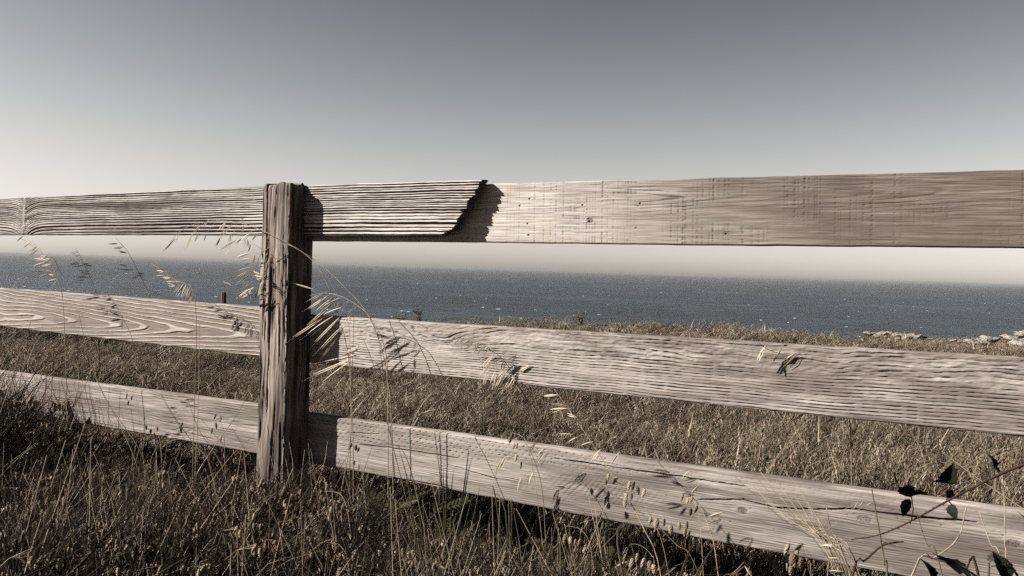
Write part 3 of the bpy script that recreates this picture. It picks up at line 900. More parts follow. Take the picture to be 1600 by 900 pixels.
# --- field beyond the fence
field_col = bpy.data.collections.new('field_grass_kinds')
def plume_mesh(name, mat):
    """a dry flowering head, one unit long along +X: a ragged slim spindle of scales"""
    V, Fc = [], []
    for i in range(9):
        x = 0.02 + i * 0.105
        for s_ in (-1, 1):
            a = i * 1.9 + (1.57 if s_ > 0 else 0)
            d = np.array([0.9, 0.32 * math.cos(a) * s_, 0.32 * math.sin(a) * s_])
            p0 = np.array([x, 0, 0])
            strip(V, Fc, [p0, p0 + d * 0.12, p0 + d * 0.24], [0.012, 0.042, 0.004], (0, -math.sin(a), math.cos(a)), 0.3)
    return new_mesh(name, V, Fc, mat, True)
PLUME = plume_mesh('plume', M_FIELD)
TINY_OAT = spikelet_mesh('tiny_spikelet', 0.2, M_FIELD)
def heads_mat(V, Fc, n0):
    return None
def field_tuft(k, nb, nh, head, hl, hn):
    V, Fc = blades(nb, 0.10, 0.24, 0.05, 0.0030, 0.15, 0.9, lean_az=0.25, az_jit=1.6, segs=4)
    n_blade = len(Fc)
    with_heads(V, Fc, nh, 0.18, 0.34, 0.05, 0.15, 0.7, head, hl, hn, lean_az=0.15, az_jit=1.0, stem_r=0.0011, droop=0.7)
    proto(field_col, 'field_tuft_%02d' % k, V, Fc, [M_FIELD_DARK, M_FIELD], [0] * n_blade + [1] * (len(Fc) - n_blade))
for k in range(5):
    field_tuft(k, 15, 3, PLUME, 0.060, (1, 2))
for k in range(5, 9):
    field_tuft(k, 12, 3, TINY_OAT, 0.034, (3, 5))

for k in range(9, 12):
    V, Fc = blades(7, 0.16, 0.34, 0.05, 0.0042, 0.35, 1.0, lean_az=0.2, az_jit=0.9, segs=5, droop=1.0)
    proto(field_col, 'field_tuft_%02d' % k, V, Fc, M_FIELD)

def field_points():
    P, R, Sc, I = [], [], [], []
    # rings of distance so that near grass is dense and far grass is coarser
    for (d0, d1, dens, s0) in ((2.0, 6.5, 210, 0.9), (6.5, 11, 115, 1.15), (11, 19, 55, 1.6), (19, 34, 24, 2.2), (34, 62, 10, 3.0)):
        half = 0.72
        area = half * (d1 ** 2 - d0 ** 2)
        n = int(area * dens)
        d = np.sqrt(rng.random(n) * (d1 ** 2 - d0 ** 2) + d0 ** 2)
        a = (rng.random(n) * 2 - 1) * half
        x = d * np.sin(a); y = d * np.cos(a)
        vloc = (x - ORG[0]) * EV[0] + (y - ORG[1]) * EV[1]
        keep = (vloc > 0.09) & (y < edge_y(x) + 1.2)
        bare = np.exp(-((x - 17.3) / 2.2) ** 2 - ((y - 40.6) / 3.0) ** 2) + np.exp(-((x - 25.0) / 4.0) ** 2 - ((y - 41.5) / 4.0) ** 2)
        keep &= rng.random(len(x)) > 0.5 * np.clip(bare, 0, 1)          # thin turf on the rocky knolls
        x, y = x[keep], y[keep]
        m = len(x)
        z = ground_z(x, y)
        P.append(np.stack([x, y, z - 0.01], -1))
        R.append(np.stack([rng.normal(0, 0.16, m), rng.normal(0.12, 0.18, m), rng.normal(0.0, 0.8, m)], -1))
        s = s0 ** 0.38 * rng.uniform(0.7, 1.25, m) * (0.85 + 0.45 * vnoise(x * 0.9, y * 0.9, 44) + 0.25 * vnoise(x * 0.3, y * 0.3, 47))
        w = s0 * rng.uniform(0.8, 1.2, m)
        Sc.append(np.stack([w, w, s], -1))
        I.append(np.where(rng.random(m) < 0.5 + 0.45 * vnoise(x * 0.5, y * 0.5, 61), rng.integers(0, 5, m), rng.integers(5, 12, m)))
    return [np.concatenate(q) for q in (P, R, Sc, I)]
scatter('field_grass', *field_points(), field_col, 'dry brown meadow grass covering the slope behind the fence down to the cliff edge', 'grass')

# --- tangle on the near side
near_col = bpy.data.collections.new('near_grass_kinds')
for k in range(5):                     # dark thin blades
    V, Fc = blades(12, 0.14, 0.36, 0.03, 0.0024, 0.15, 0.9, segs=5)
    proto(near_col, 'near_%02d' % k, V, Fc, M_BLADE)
for k in range(5, 11):                 # quaking grass
    V, Fc = [], []
    with_heads(V, Fc, 4, 0.16, 0.34, 0.035, 0.15, 0.6, HUSK, 0.023, (2, 4))
    proto(near_col, 'near_%02d' % k, V, Fc, M_HUSK)
LEAF_S = leaf_mesh('small_leaf', M_GREEN, serr=0.02, n=5)
lv = np.array([v.co[:] for v in LEAF_S.vertices]); lf = [tuple(p.vertices) for p in LEAF_S.polygons]
for k in range(11, 14):                # low leafy weeds
    V, Fc = [], []
    for _ in range(16):
        d = Vector((random.gauss(0, 1), random.gauss(0, 1), random.uniform(-0.1, 0.9))).normalized()
        Rm = np.array(d.to_track_quat('X', 'Z').to_matrix())
        b0 = np.array([random.gauss(0, 0.03), random.gauss(0, 0.03), random.uniform(0.03, 0.17)])
        base = len(V)
        V.extend(list((lv * random.uniform(0.018, 0.036)) @ Rm.T + b0)); Fc.extend([tuple(base + q for q in f) for f in lf])
    tube(V, Fc, [(0, 0, 0), (0.01, 0, 0.08), (0, 0.01, 0.16)], [0.0015, 0.0012, 0.0008], 3)
    proto(near_col, 'near_%02d' % k, V, Fc, M_GREEN)
for k in range(14, 17):                # long pale straws lying every way
    V, Fc = [], []
    for _ in range(5):
        az = random.uniform(-3.1, 3.1); L = random.uniform(0.16, 0.42); up = random.uniform(0.35, 1.35)
        d = np.array([math.cos(az) * math.cos(up), math.sin(az) * math.cos(up), math.sin(up)])
        s0 = np.array([random.gauss(0, 0.03), random.gauss(0, 0.03), random.uniform(0.0, 0.06)])
        tube(V, Fc, [s0, s0 + d * L * 0.5 + np.array([0, 0, 0.01]), s0 + d * L], [0.0015, 0.0013, 0.0007], 3)
    proto(near_col, 'near_%02d' % k, V, Fc, M_STRAW)
for k in range(17, 20):                # fallen husks and thatch, near the top of the tangle
    V, Fc = [], []
    with_heads(V, Fc, 5, 0.06, 0.2, 0.04, 0.3, 1.0, HUSK, 0.021, (1, 3))
    proto(near_col, 'near_%02d' % k, V, Fc, M_HUSK)

def canopy(u, v):
    """how tall the tangle stands on the near side of the fence"""
    h = 0.80 + 1.2 * sstep(-0.6, -1.9, u) + 0.55 * sstep(0.55, 0.1, np.abs(u - 0.22)) + 0.28 * sstep(0.5, 0.9, u) * sstep(-0.1, -0.35, v)
    return h * (1 + 0.18 * vnoise(u * 3, v * 3, 50))

def near_points():
    n = 17500
    u = rng.uniform(-3.6, 2.7, n); v = -0.03 - 1.75 * rng.random(n) ** 1.15
    w = to_world(np.stack([u, v, 0 * u], -1))
    # keep off the camera's own spot
    keep = (np.hypot(w[:, 0], w[:, 1]) > 1.05) & ~((u > -0.16) & (u < 0.02) & (v > -0.13))
    u, v, w = u[keep], v[keep], w[keep]
    m = len(u)
    P = w.copy(); P[:, 2] = ground_z(w[:, 0], w[:, 1]) - 0.005
    c = canopy(u, v) * (0.72 + 0.28 * sstep(-0.02, -0.35, v) + 0.0 * u)
    rnd = rng.random(m)
    pid = np.select([rnd < 0.50, rnd < 0.78, rnd < 0.88, rnd < 0.92], [rng.integers(0, 5, m), rng.integers(5, 11, m), rng.integers(11, 14, m), rng.integers(14, 17, m)], rng.integers(17, 20, m))
    R = np.stack([rng.normal(0, 0.15, m), rng.normal(0.05, 0.15, m), rng.uniform(-3.14, 3.14, m)], -1)
    s = c * rng.uniform(0.7, 1.15, m)
    Sc = np.stack([0.5 + 0.5 * s, 0.5 + 0.5 * s, s], -1)
    return P, R, Sc, pid
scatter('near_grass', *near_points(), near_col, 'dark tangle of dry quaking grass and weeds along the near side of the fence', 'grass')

#@@STALKS
# ------------------------------------------------------------------ plants one can pick out, each a thing of its own
def empty_at(name, loc, label, cat, group=None):
    e = bpy.data.objects.new(name, None)
    COL.objects.link(e)
    e.location = loc
    e.empty_display_size = 0.05
    e['label'] = label; e['category'] = cat
    if group:
        e['group'] = group
    return e

def path_world(px, v0, v1, n):
    """photo positions followed from tip to foot, on an upright sheet from v0 (tip) to v1 (foot), then down to the soil"""
    m = len(px)
    pts = []
    for i, (x, y) in enumerate(px):
        v = v0 + (v1 - v0) * i / max(1, m - 1)
        pts.append(on_fence(x, y, v))
    last = pts[-1]
    if last[2] > 0.03:
        prev = pts[-2]
        du = (last[0] - prev[0]) / max(0.05, abs(last[2] - prev[2])) * last[2] * 0.35
        pts.append(np.array([last[0] + max(-0.12, min(0.12, du)), last[1], -0.01]))
    P = to_world(np.array(pts))
    return smooth_path(P, n)

def spike_child(parent, base_w, tip_w, me, name, origin, roll=None, thick=1.0):
    d = Vector(tip_w - base_w)
    L = d.length
    q = d.normalized().to_track_quat('X', 'Z')
    o = add(name, me, parent)
    o.rotation_mode = 'QUATERNION'
    o.location = Vector(base_w - origin)
    from mathutils import Quaternion
    o.rotation_quaternion = q @ Quaternion((1, 0, 0), roll if roll is not None else random.uniform(0, 6.28))
    o.scale = (L, L * thick, L * thick)
    return o

def oat(path, spikes, v0, v1, label, r0=0.0013, group='wild oat stalks', mat=None, thick=0.75):
    W = path_world(path, v0, v1, 30)
    foot = W[-1].copy()
    e = empty_at('wild_oat_stalk', foot, label, 'grass stalk', group)
    V, Fc = [], []
    tube(V, Fc, W - foot, np.linspace(r0 * 0.5, r0 * 1.3, len(W)), 5)
    kids = []
    for (x, y, dx, dy) in spikes:
        # hang it from the nearest bit of stem, a little in front of or behind it
        dd = [abs((np.array(path) - (x, y))).sum(1).argmin()][0]
        v = v0 + (v1 - v0) * dd / max(1, len(path) - 1) + random.uniform(-0.012, 0.012)
        b = to_world(on_fence(x, y, v)); t = to_world(on_fence(x + dx, y + dy, v + random.uniform(-0.012, 0.008)))
        kids.append((b, t))
        i = int(np.argmin(np.linalg.norm(W - b, axis=1)))
        s = W[min(len(W) - 1, i + 1)]
        if np.linalg.norm(s - b) < 0.14:
            mid = 0.5 * (s + b) + np.array([0, 0, 0.006])
            tube(V, Fc, np.array([s, mid, b]) - foot, [r0 * 0.35, r0 * 0.3, r0 * 0.25], 3)
    add('stem', new_mesh('oat_stem', V, Fc, mat or M_STRAW, True), e)
    for b, t in kids:
        L = float(np.linalg.norm(t - b))
        spike_child(e, b, t, random.choice(SPIKE), 'spikelet', foot, thick=min(0.9, 0.036 / L))
    return e

oat([(30, 371), (45, 380), (60, 392), (75, 404), (82, 416), (90, 437), (96, 455), (99, 480), (101, 520), (104, 600)],
    [(36, 369, -9, 7), (50, 376, -11, 6), (45, 381, -8, 6), (58, 385, -9, 8), (60, 390, -14, 9), (72, 398, -10, 5), (68, 404, -13, 1), (78, 404, -12, 4), (70, 410, -17, 6),
     (80, 412, -15, 4), (75, 423, -22, -1), (82, 426, -11, -3), (76, 428, -12, 3), (87, 431, -10, -2), (88, 436, -11, 5), (88, 438, -6, 8), (52, 388, -9, 6)],
    -0.14, -0.2, 'leftmost wild oat stalk, its full feathery head spread against the sea')
oat([(78, 402), (84, 404), (92, 420), (102, 440), (111, 457), (118, 490)], [], 0.14, 0.16, 'bare bent straw standing just right of the leftmost oat head, behind the fence', group='')
oat([(118, 388), (128, 405), (137, 425), (144, 441), (149, 456), (154, 490)],
    [(121, 394, -10, 2), (124, 399, -8, 1), (125, 412, -13, 0), (130, 415, -15, 2), (139, 412, -10, 1), (144, 415, -10, 0), (138, 424, -14, 0), (139, 427, -13, 2), (137, 433, -15, 0), (133, 437, -11, 1), (118, 411, -8, 3)],
    0.16, 0.2, 'short wild oat behind the fence, second oat head from the left edge')
oat([(180, 371), (198, 391), (206, 405), (216, 424), (225, 443), (234, 464), (242, 500)],
    [(184, 381, -13, 0), (188, 388, -11, -1), (198, 395, -12, -2), (199, 416, -12, -3), (208, 422, -20, -1), (225, 427, -10, 0), (222, 430, -9, 1), (215, 433, -8, 1), (192, 386, -9, 2)],
    0.15, 0.2, 'slanting wild oat stalk with sparse head crossing the sea horizon left of the small post')
oat([(236, 411), (255, 424), (275, 438), (290, 443), (297, 446), (302, 458), (305, 475), (307, 520), (305, 600), (302, 700)],
    [(238, 412, -10, 2), (247, 416, -10, 0), (256, 424, -9, 0), (258, 430, -13, 1), (267, 434, -12, 0), (276, 440, -15, 0), (281, 441, -11, 1), (274, 447, -12, -3), (282, 443, -9, 13),
     (286, 444, -6, 16), (291, 444, -7, 21), (294, 446, -5, 19), (297, 448, -5, 17), (285, 446, -10, 18), (299, 453, -4, 12), (300, 462, -6, 14)],
    -0.10, -0.2, 'nodding wild oat with head bent left above the looping grain of the middle rail')
oat([(262, 384), (280, 362), (305, 350), (335, 345), (370, 347), (405, 358), (430, 370), (456, 384), (500, 412), (540, 450), (575, 491), (600, 560), (612, 660)],
    [(274, 372, -18, 20), (279, 367, -7, 12), (301, 364, -10, 25), (310, 366, -6, 12), (322, 366, -3, 10), (314, 352, -11, 11), (326, 344, -8, 9), (352, 348, -9, 11), (363, 350, -23, 24),
     (344, 371, -6, 13), (361, 365, -3, 13), (371, 374, -27, 16), (358, 388, -5, 12), (378, 372, -10, 9), (391, 364, -13, 12), (404, 364, -10, 11), (378, 340, 1, 10), (380, 352, -1, 11)],
    -0.16, -0.10, 'long wild oat arching over the post face, head hanging under the top rail')
oat([(394, 452), (396, 436), (401, 414), (408, 397), (425, 385), (450, 382), (478, 398), (500, 422), (518, 460), (530, 500), (545, 560), (552, 700)],
    [(381, 374, 3, 13), (386, 375, 4, 13), (392, 382, -4, 11), (390, 395, -19, 7), (391, 404, -14, 3), (392, 412, -11, 2), (398, 398, -3, 17), (393, 417, -21, 9), (386, 424, -15, 9), (388, 430, -16, 13),
     (396, 424, 9, 4), (398, 430, 11, 3), (401, 434, 7, 3), (394, 440, -19, 11), (402, 449, -27, 9), (396, 449, -21, 15), (392, 455, -15, 9), (414, 428, 8, -24), (408, 442, 9, -17), (403, 462, 9, -26),
     (372, 430, -14, 3), (362, 447, -13, -8), (398, 470, 6, -22), (392, 468, -6, -12)],
    -0.165, -0.12, 'wild oat looped round the post, dense head drooping along its left edge')
oat([(484, 462), (505, 458), (530, 462), (550, 472), (565, 482), (578, 496), (600, 540), (606, 620)],
    [(503, 459, -19, 10), (512, 462, -30, 20), (520, 460, -23, 12), (532, 465, -26, 15), (515, 468, -20, 18), (526, 468, -45, 40), (534, 480, -26, 13), (508, 494, -49, 33), (520, 494, -38, 30), (530, 496, -37, 38),
     (536, 508, -34, 36), (556, 484, -18, 5), (546, 495, -8, 11), (527, 528, -24, 30), (563, 545, -31, 13), (560, 554, -52, 12), (550, 560, -60, 26), (545, 566, -40, 32), (560, 541, -18, 10), (490, 452, -27, -8)],
    -0.15, -0.12, 'wild oat head of long pale spikelets sweeping left across the dark shaded post side')
oat([(764, 546), (776, 553), (788, 564), (800, 582), (810, 602), (822, 622), (836, 655), (850, 697), (860, 740)],
    [(770, 555, -18, 20), (768, 566, -18, 22), (760, 584, -4, 18), (774, 580, -5, 20), (780, 583, -8, 22), (785, 580, -10, 23), (790, 583, -12, 22), (795, 585, -13, 21), (800, 586, -11, 21), (804, 589, -8, 18), (807, 593, -6, 15),
     (792, 547, -9, 9), (830, 570, -18, 10), (712, 526, -9, 9), (718, 528, -7, 9), (725, 527, -6, 9), (736, 530, -12, 8), (741, 532, -11, 12), (749, 534, -9, 16), (756, 540, -11, 14), (766, 540, -11, 11)],
    -0.06, 0.09, 'dark drooping oat head in front of the middle rail, stem passing behind the bottom rail', mat=M_DARKSTEM)
oat([(866, 608), (885, 635), (905, 663), (930, 700), (955, 740), (985, 785), (1008, 830), (1030, 885)],
    [(872, 617, -22, 2), (885, 634, -25, -2), (886, 638, -25, 4), (901, 652, -15, -5), (904, 657, -19, -1), (895, 679, -24, 3), (902, 683, -14, 9), (926, 690, -18, 7), (938, 702, -13, 18), (968, 706, -12, 18)],
    -0.16, -0.3, 'pale straight wild oat leaning left across the bottom rail, centre right')
oat([(1186, 536), (1200, 546), (1228, 555), (1262, 560), (1290, 575), (1308, 606), (1322, 640), (1330, 700)],
    [(1196, 540, -12, 24), (1190, 545, -3, 17), (1222, 543, -14, 23), (1245, 553, -18, 18), (1240, 553, -15, 15), (1234, 533, -15, 7), (1278, 570, -22, 22), (1268, 583, -26, 30), (1282, 585, -14, 20), (1276, 588, -12, 16), (1266, 638, -26, 20), (1316, 638, -26, 24), (1300, 641, -18, 8), (1346, 627, -14, 17), (1349, 628, -3, 16)],
    -0.05, 0.10, 'thin wild oat with short dark spikelets before the right half of the middle rail')
oat([(690, 616), (712, 628), (735, 650), (748, 670), (756, 690), (762, 730)], [(690, 618, -14, 3), (700, 622, -14, 10), (705, 640, -16, 10), (680, 640, -18, 8)],
    0.12, 0.13, 'arched pale oat stem in the gap between middle and bottom rails, right of the post')
oat([(820, 690), (835, 720), (846, 760), (852, 830)], [(838, 690, -12, 18), (850, 700, -13, 21), (856, 705, -14, 22), (835, 735, -8, 22), (826, 742, -6, 20), (815, 745, -5, 24), (790, 712, -8, 20), (783, 718, -9, 22), (776, 730, -5, 18)],
    -0.10, -0.15, 'small dark oat with upright shadowed spikelets against the incised bottom rail', mat=M_DARKSTEM)
oat([(1086, 770), (1094, 790), (1110, 830), (1120, 880)], [(1092, 758, -11, 12), (1078, 735, -12, 14), (1090, 748, -22, 6), (1130, 800, -22, 8), (1128, 812, -22, 8), (1118, 826, -24, 2)],
    -0.2, -0.3, 'little oat with few spikelets low on the bottom rail, between two knots')
oat([(1225, 735), (1250, 765), (1275, 805), (1300, 850), (1330, 905)], [(1270, 832, 22, -2), (1282, 852, 20, 0), (1290, 872, 22, 1), (1296, 892, 22, 2), (1280, 828, -12, 6), (1340, 785, -6, 10), (1350, 783, -8, 9), (1362, 786, -10, 5)],
    -0.35, -0.45, 'wild oat with white papery spikelets beside the fan of thin straws')

# --- quaking grass with hanging husks
def quaking(path, husks, v0, v1, label, size=0.023, r0=0.0008, mat=None):
    W = path_world(path, v0, v1, 24)
    foot = W[-1].copy()
    e = empty_at('quaking_grass_stalk', foot, label, 'grass stalk', 'quaking grass stalks')
    V, Fc = [], []
    tube(V, Fc, W - foot, np.linspace(r0 * 0.5, r0 * 1.3, len(W)), 5)
    kids = []
    for (x, y) in husks:
        k = int(np.abs(np.array(path) - (x, y)).sum(1).argmin())
        v = v0 + (v1 - v0) * k / max(1, len(path) - 1) + random.uniform(-0.015, 0.01)
        b = to_world(on_fence(x + random.uniform(-1, 1), y - 8, v))
        L = size * random.uniform(0.8, 1.15)
        t = b + np.array([random.gauss(-0.12, 0.15), random.gauss(0, 0.12), -1]) * L
        i = int(np.argmin(np.linalg.norm(W - b, axis=1)))
        s = W[i]
        top = b + np.array([0.002, 0, 0.010])
        tube(V, Fc, np.array([s, top, b]) - foot, [r0 * 0.4, r0 * 0.32, r0 * 0.3], 3)
        kids.append((b, t))
    add('stem', new_mesh('quaking_stem', V, Fc, mat or M_STRAW, True), e)
    for b, t in kids:
        spike_child(e, b, t, HUSK, 'husk', foot, roll=random.uniform(-0.6, 0.6), thick=0.95)
    return e

quaking([(800, 676), (812, 680), (822, 690), (832, 730), (842, 800), (850, 880)], [(797, 690), (804, 700), (809, 700), (807, 718), (815, 730)], -0.16, -0.3,
        'quaking grass with five husks dangling over the top edge of the bottom rail')
quaking([(940, 738), (960, 748), (985, 764), (1003, 782), (1020, 815), (1040, 870)], [(952, 748), (946, 754), (965, 752), (984, 760), (991, 760), (997, 768), (1008, 772), (978, 778), (986, 777), (977, 786)], -0.22, -0.35,
        'quaking grass with a cluster of dark husks mid bottom rail, left of the long crack')
quaking([(900, 733), (940, 760), (980, 786), (1020, 815), (1055, 850), (1090, 892)], [(1018, 815), (1026, 818), (1030, 824), (1038, 818), (1048, 828)], -0.24, -0.4,
        'long dark slanting quaking grass stem crossing the bottom rail down to the right', mat=M_DARKSTEM)
quaking([(1078, 778), (1088, 790), (1094, 820), (1098, 880)], [(1068, 780), (1076, 786), (1082, 783), (1080, 802), (1090, 798), (1062, 824), (1072, 822), (1070, 834), (1078, 837)], -0.2, -0.3,
        'quaking grass with paired husks just left of the right-hand knot and crack')
quaking([(1238, 838), (1252, 850), (1262, 880), (1268, 905)], [(1233, 858), (1240, 872), (1247, 868), (1252, 880), (1243, 888), (1236, 892)], -0.4, -0.45,
        'quaking grass with plump pale husks below the fan of thin straws', size=0.025)
quaking([(548, 690), (556, 700), (566, 740), (572, 800)], [(549, 700), (556, 703), (561, 707), (553, 727), (560, 733)], -0.12, -0.2,
        'quaking grass with small dark husks at the left end of the incised board')
quaking([(505, 768), (520, 768), (535, 776), (545, 810), (550, 870)], [(508, 785), (518, 788), (524, 790), (530, 790), (538, 794), (512, 800)], -0.3, -0.4,
        'quaking grass with a row of pale husks right of the post foot', size=0.025)
quaking([(515, 848), (528, 850), (540, 865), (546, 895)], [(512, 868), (524, 866), (532, 872)], -0.55, -0.6,
        'quaking grass with big pale husks at the bottom edge below the post', size=0.028)
quaking([(885, 822), (905, 826), (920, 845), (928, 890)], [(884, 842), (893, 846), (900, 850), (908, 850), (915, 856)], -0.35, -0.45,
        'quaking grass with a tidy row of husks below the bottom rail, centre', size=0.025)
quaking([(985, 850), (1000, 852), (1018, 868), (1024, 900)], [(978, 874), (988, 880), (996, 872), (1008, 880), (1016, 884), (1022, 890)], -0.45, -0.5,
        'quaking grass with crowded upright husks at the bottom edge, right of centre', size=0.028)
quaking([(330, 640), (342, 650), (350, 680), (352, 740)], [(338, 655), (346, 660), (336, 668), (332, 676), (344, 690)], -0.12, -0.2,
        'quaking grass with curled dark husks on the bottom rail left of the post')
quaking([(196, 612), (206, 612), (214, 630), (222, 700)], [(198, 622), (206, 626), (202, 634)], -0.12, -0.25,
        'quaking grass with three husks at the far left part of the bottom rail')
quaking([(228, 660), (240, 664), (250, 690), (254, 740)], [(228, 672), (236, 678), (246, 674), (284, 668), (240, 684)], -0.14, -0.25,
        'quaking grass with black husks low on the bottom rail, midway from left edge to post')

# --- single straws and stems without heads
def straw(path, v0, v1, label, mat=None, r0=0.0014, name='grass_straw', group='bare straws'):
    W = path_world(path, v0, v1, 18)
    foot = W[-1].copy()
    V, Fc = [], []
    tube(V, Fc, W - foot, np.linspace(r0 * 0.6, r0 * 1.25, len(W)), 5)
    o = add(name, new_mesh(name, V, Fc, mat or M_STRAW, True), None, label, 'straw', group)
    o.location = foot
    return o
straw([(553, 495), (551, 560), (549, 640), (546, 760)], -0.05, -0.1, 'dark upright stem just right of the post shadow, crossing the middle rail', M_DARKSTEM)
straw([(546, 512), (548, 600), (547, 690), (530, 790)], -0.16, -0.2, 'pale upright straw next to the dark stem at the post shadow')
straw([(568, 530), (580, 560), (592, 600), (612, 690), (640, 800), (655, 870)], -0.14, -0.3, 'long dark stem slanting down across both lower rails right of the post', M_DARKSTEM)
straw([(598, 690), (625, 700), (640, 730), (655, 790), (672, 870)], -0.22, -0.4, 'dark hooked seed stem bending left over the bottom rail', M_DARKSTEM, 0.0019)
straw([(757, 603), (756, 650), (755, 700)], 0.06, 0.08, 'thin dark upright stem in the gap under the drooping oat head', M_DARKSTEM)
straw([(122, 485), (138, 555), (155, 602), (185, 660), (215, 730)], -0.16, -0.3, 'dark stem leaning right across the left part of the bottom rail', M_DARKSTEM)
straw([(152, 596), (168, 630), (195, 668), (225, 720)], -0.2, -0.3, 'dark stem fanning down from the left third of the bottom rail', M_DARKSTEM)
straw([(312, 505), (311, 580), (309, 660), (305, 745)], -0.25, -0.3, 'tall pale upright straw over the bottom rail left of the post')
straw([(250, 615), (270, 650), (300, 690), (330, 730)], -0.1, -0.2, 'dark diagonal stem in the middle of the left bottom rail', M_DARKSTEM)
straw([(292, 620), (310, 670), (338, 712), (352, 745)], -0.1, -0.2, 'dark diagonal stem nearer the post on the left bottom rail', M_DARKSTEM)
straw([(392, 610), (362, 660), (330, 705), (300, 760)], -0.3, -0.35, 'pale straw leaning right towards the post over the bottom rail')
straw([(400, 676), (362, 712), (318, 768), (290, 800)], -0.45, -0.5, 'pale straw below the left bottom rail, leaning to the post foot')
straw([(2, 838), (20, 868), (38, 897)], -1.0, -1.0, 'stout pale straw at the lower left corner', None, 0.0026)
straw([(114, 702), (110, 750), (105, 800)], -0.7, -0.75, 'pale upright straw in the left foreground tangle', None, 0.0018)
straw([(60, 692), (30, 715), (0, 745), (-30, 790)], -0.6, -0.7, 'pale straw lying in the tangle at the left edge')
straw([(4, 532), (16, 554), (30, 578), (45, 620)], -0.05, -0.1, 'short pale straw slanting between middle and bottom rails at the left edge')
straw([(160, 760), (158, 800), (170, 850), (182, 895)], -0.9, -0.9, 'bent pale stem in the lower left foreground', None, 0.0018)
straw([(1472, 706), (1520, 742), (1570, 776), (1620, 812), (1680, 880)], -0.2, -0.3, 'long pale straw slanting right through the gap above the bramble')
straw([(1566, 742), (1570, 800), (1570, 850), (1572, 900)], -0.35, -0.4, 'pale upright straw near the right edge over the bottom rail')
straw([(1510, 792), (1496, 842), (1460, 872), (1425, 898)], -0.45, -0.5, 'jointed pale straw bending left over the dark bramble leaves', None, 0.0018)
straw([(1530, 800), (1548, 850), (1570, 900)], -0.35, -0.4, 'thin straw leaning right beside the bramble at the right edge')
straw([(1362, 764), (1372, 820), (1382, 880), (1386, 905)], -0.4, -0.42, 'dark straight stem crossing the bramble cane', M_DARKSTEM, 0.0022)
straw([(1432, 800), (1448, 850), (1470, 890)], -0.3, -0.35, 'dark thin stem hanging below the bramble leaves', M_DARKSTEM)
straw([(440, 740), (436, 750), (452, 690), (458, 735), (452, 800)][2:], -0.2, -0.22, 'short pale bent blade against the dark side of the post')
straw([(500, 705), (512, 690), (505, 730), (480, 800)][1:], -0.2, -0.25, 'pale stalk in front of the dark shadow on the bottom rail')

# fan of fine straws, one clump growing from one root
fan_foot = to_world(on_fence(1330, 905, -0.42)); fan_foot[2] = 0.0
fan = empty_at('straw_fan', fan_foot, 'fan of fine pale straws leaning left over the long crack', 'straw clump')
for k in range(17):
    x0 = 1150 + k * 9 + random.uniform(-6, 6); y0 = 728 + k * 4 + random.uniform(-10, 22)
    p = path_world([(x0, y0), (x0 * 0.6 + 1318 * 0.4, y0 * 0.6 + 890 * 0.4 + 4), (1322 + random.uniform(-22, 20), 890)], -0.3 + random.uniform(-0.06, 0.06), -0.42, 12)
    V, Fc = [], []
    tube(V, Fc, p - fan_foot, np.linspace(0.0006, 0.0013, len(p)), 4)
    add('straw', new_mesh('fan_straw', V, Fc, M_STRAW if k % 3 else M_DARKSTEM, True), fan)

# --- pointed upright blades before the bottom rail
def blade_clump(tips, foot_px, v, label, w=0.0026, mat=None):
    foot = to_world(on_fence(*foot_px, v)); foot[2] = 0.0
    e = empty_at('sedge_clump', foot, label, 'grass clump', 'sedge clumps')
    for (x, y, bx, by) in tips:
        t = to_world(on_fence(x, y, v)) - foot
        m = to_world(on_fence(bx, by, v)) - foot
        p = smooth_path([(0.0 + random.gauss(0, 0.008), random.gauss(0, 0.008), 0), m, t], 9)
        q = np.linspace(0, 1, 9)
        V, Fc = [], []
        strip(V, Fc, p, w * (1 - 0.95 * q ** 1.6), (EU * 0.8 + EV * 0.6), 0.35)
        add('blade', new_mesh('sedge_blade', V, Fc, mat or M_DARKSTEM, True), e)
blade_clump([(700, 702, 697, 770), (694, 722, 693, 780), (710, 730, 705, 780), (732, 694, 728, 740), (738, 712, 728, 760)], (705, 850), -0.25, 'upright pointed green blades before the incised board, right of the leafy weed')
blade_clump([(658, 742, 662, 800), (620, 690, 640, 770), (650, 790, 660, 840)], (668, 880), -0.4, 'dark narrow blades rising at the bottom edge, centre left')
blade_clump([(986, 812, 965, 850), (972, 825, 945, 852), (1095, 835, 1070, 880), (1130, 838, 1090, 895)], (1010, 900), -0.4, 'broad bent straw-coloured blades below the bottom rail, right of centre', 0.004, M_STRAW)
blade_clump([(760, 756, 775, 780), (790, 782, 800, 800), (758, 760, 790, 800)], (800, 860), -0.25, 'short curved blades under the bottom rail near the picture centre', 0.003)
blade_clump([(440, 712, 452, 800), (475, 790, 470, 830), (492, 800, 478, 850), (455, 800, 462, 850)], (470, 890), -0.35, 'green blades tufted at the foot of the post')

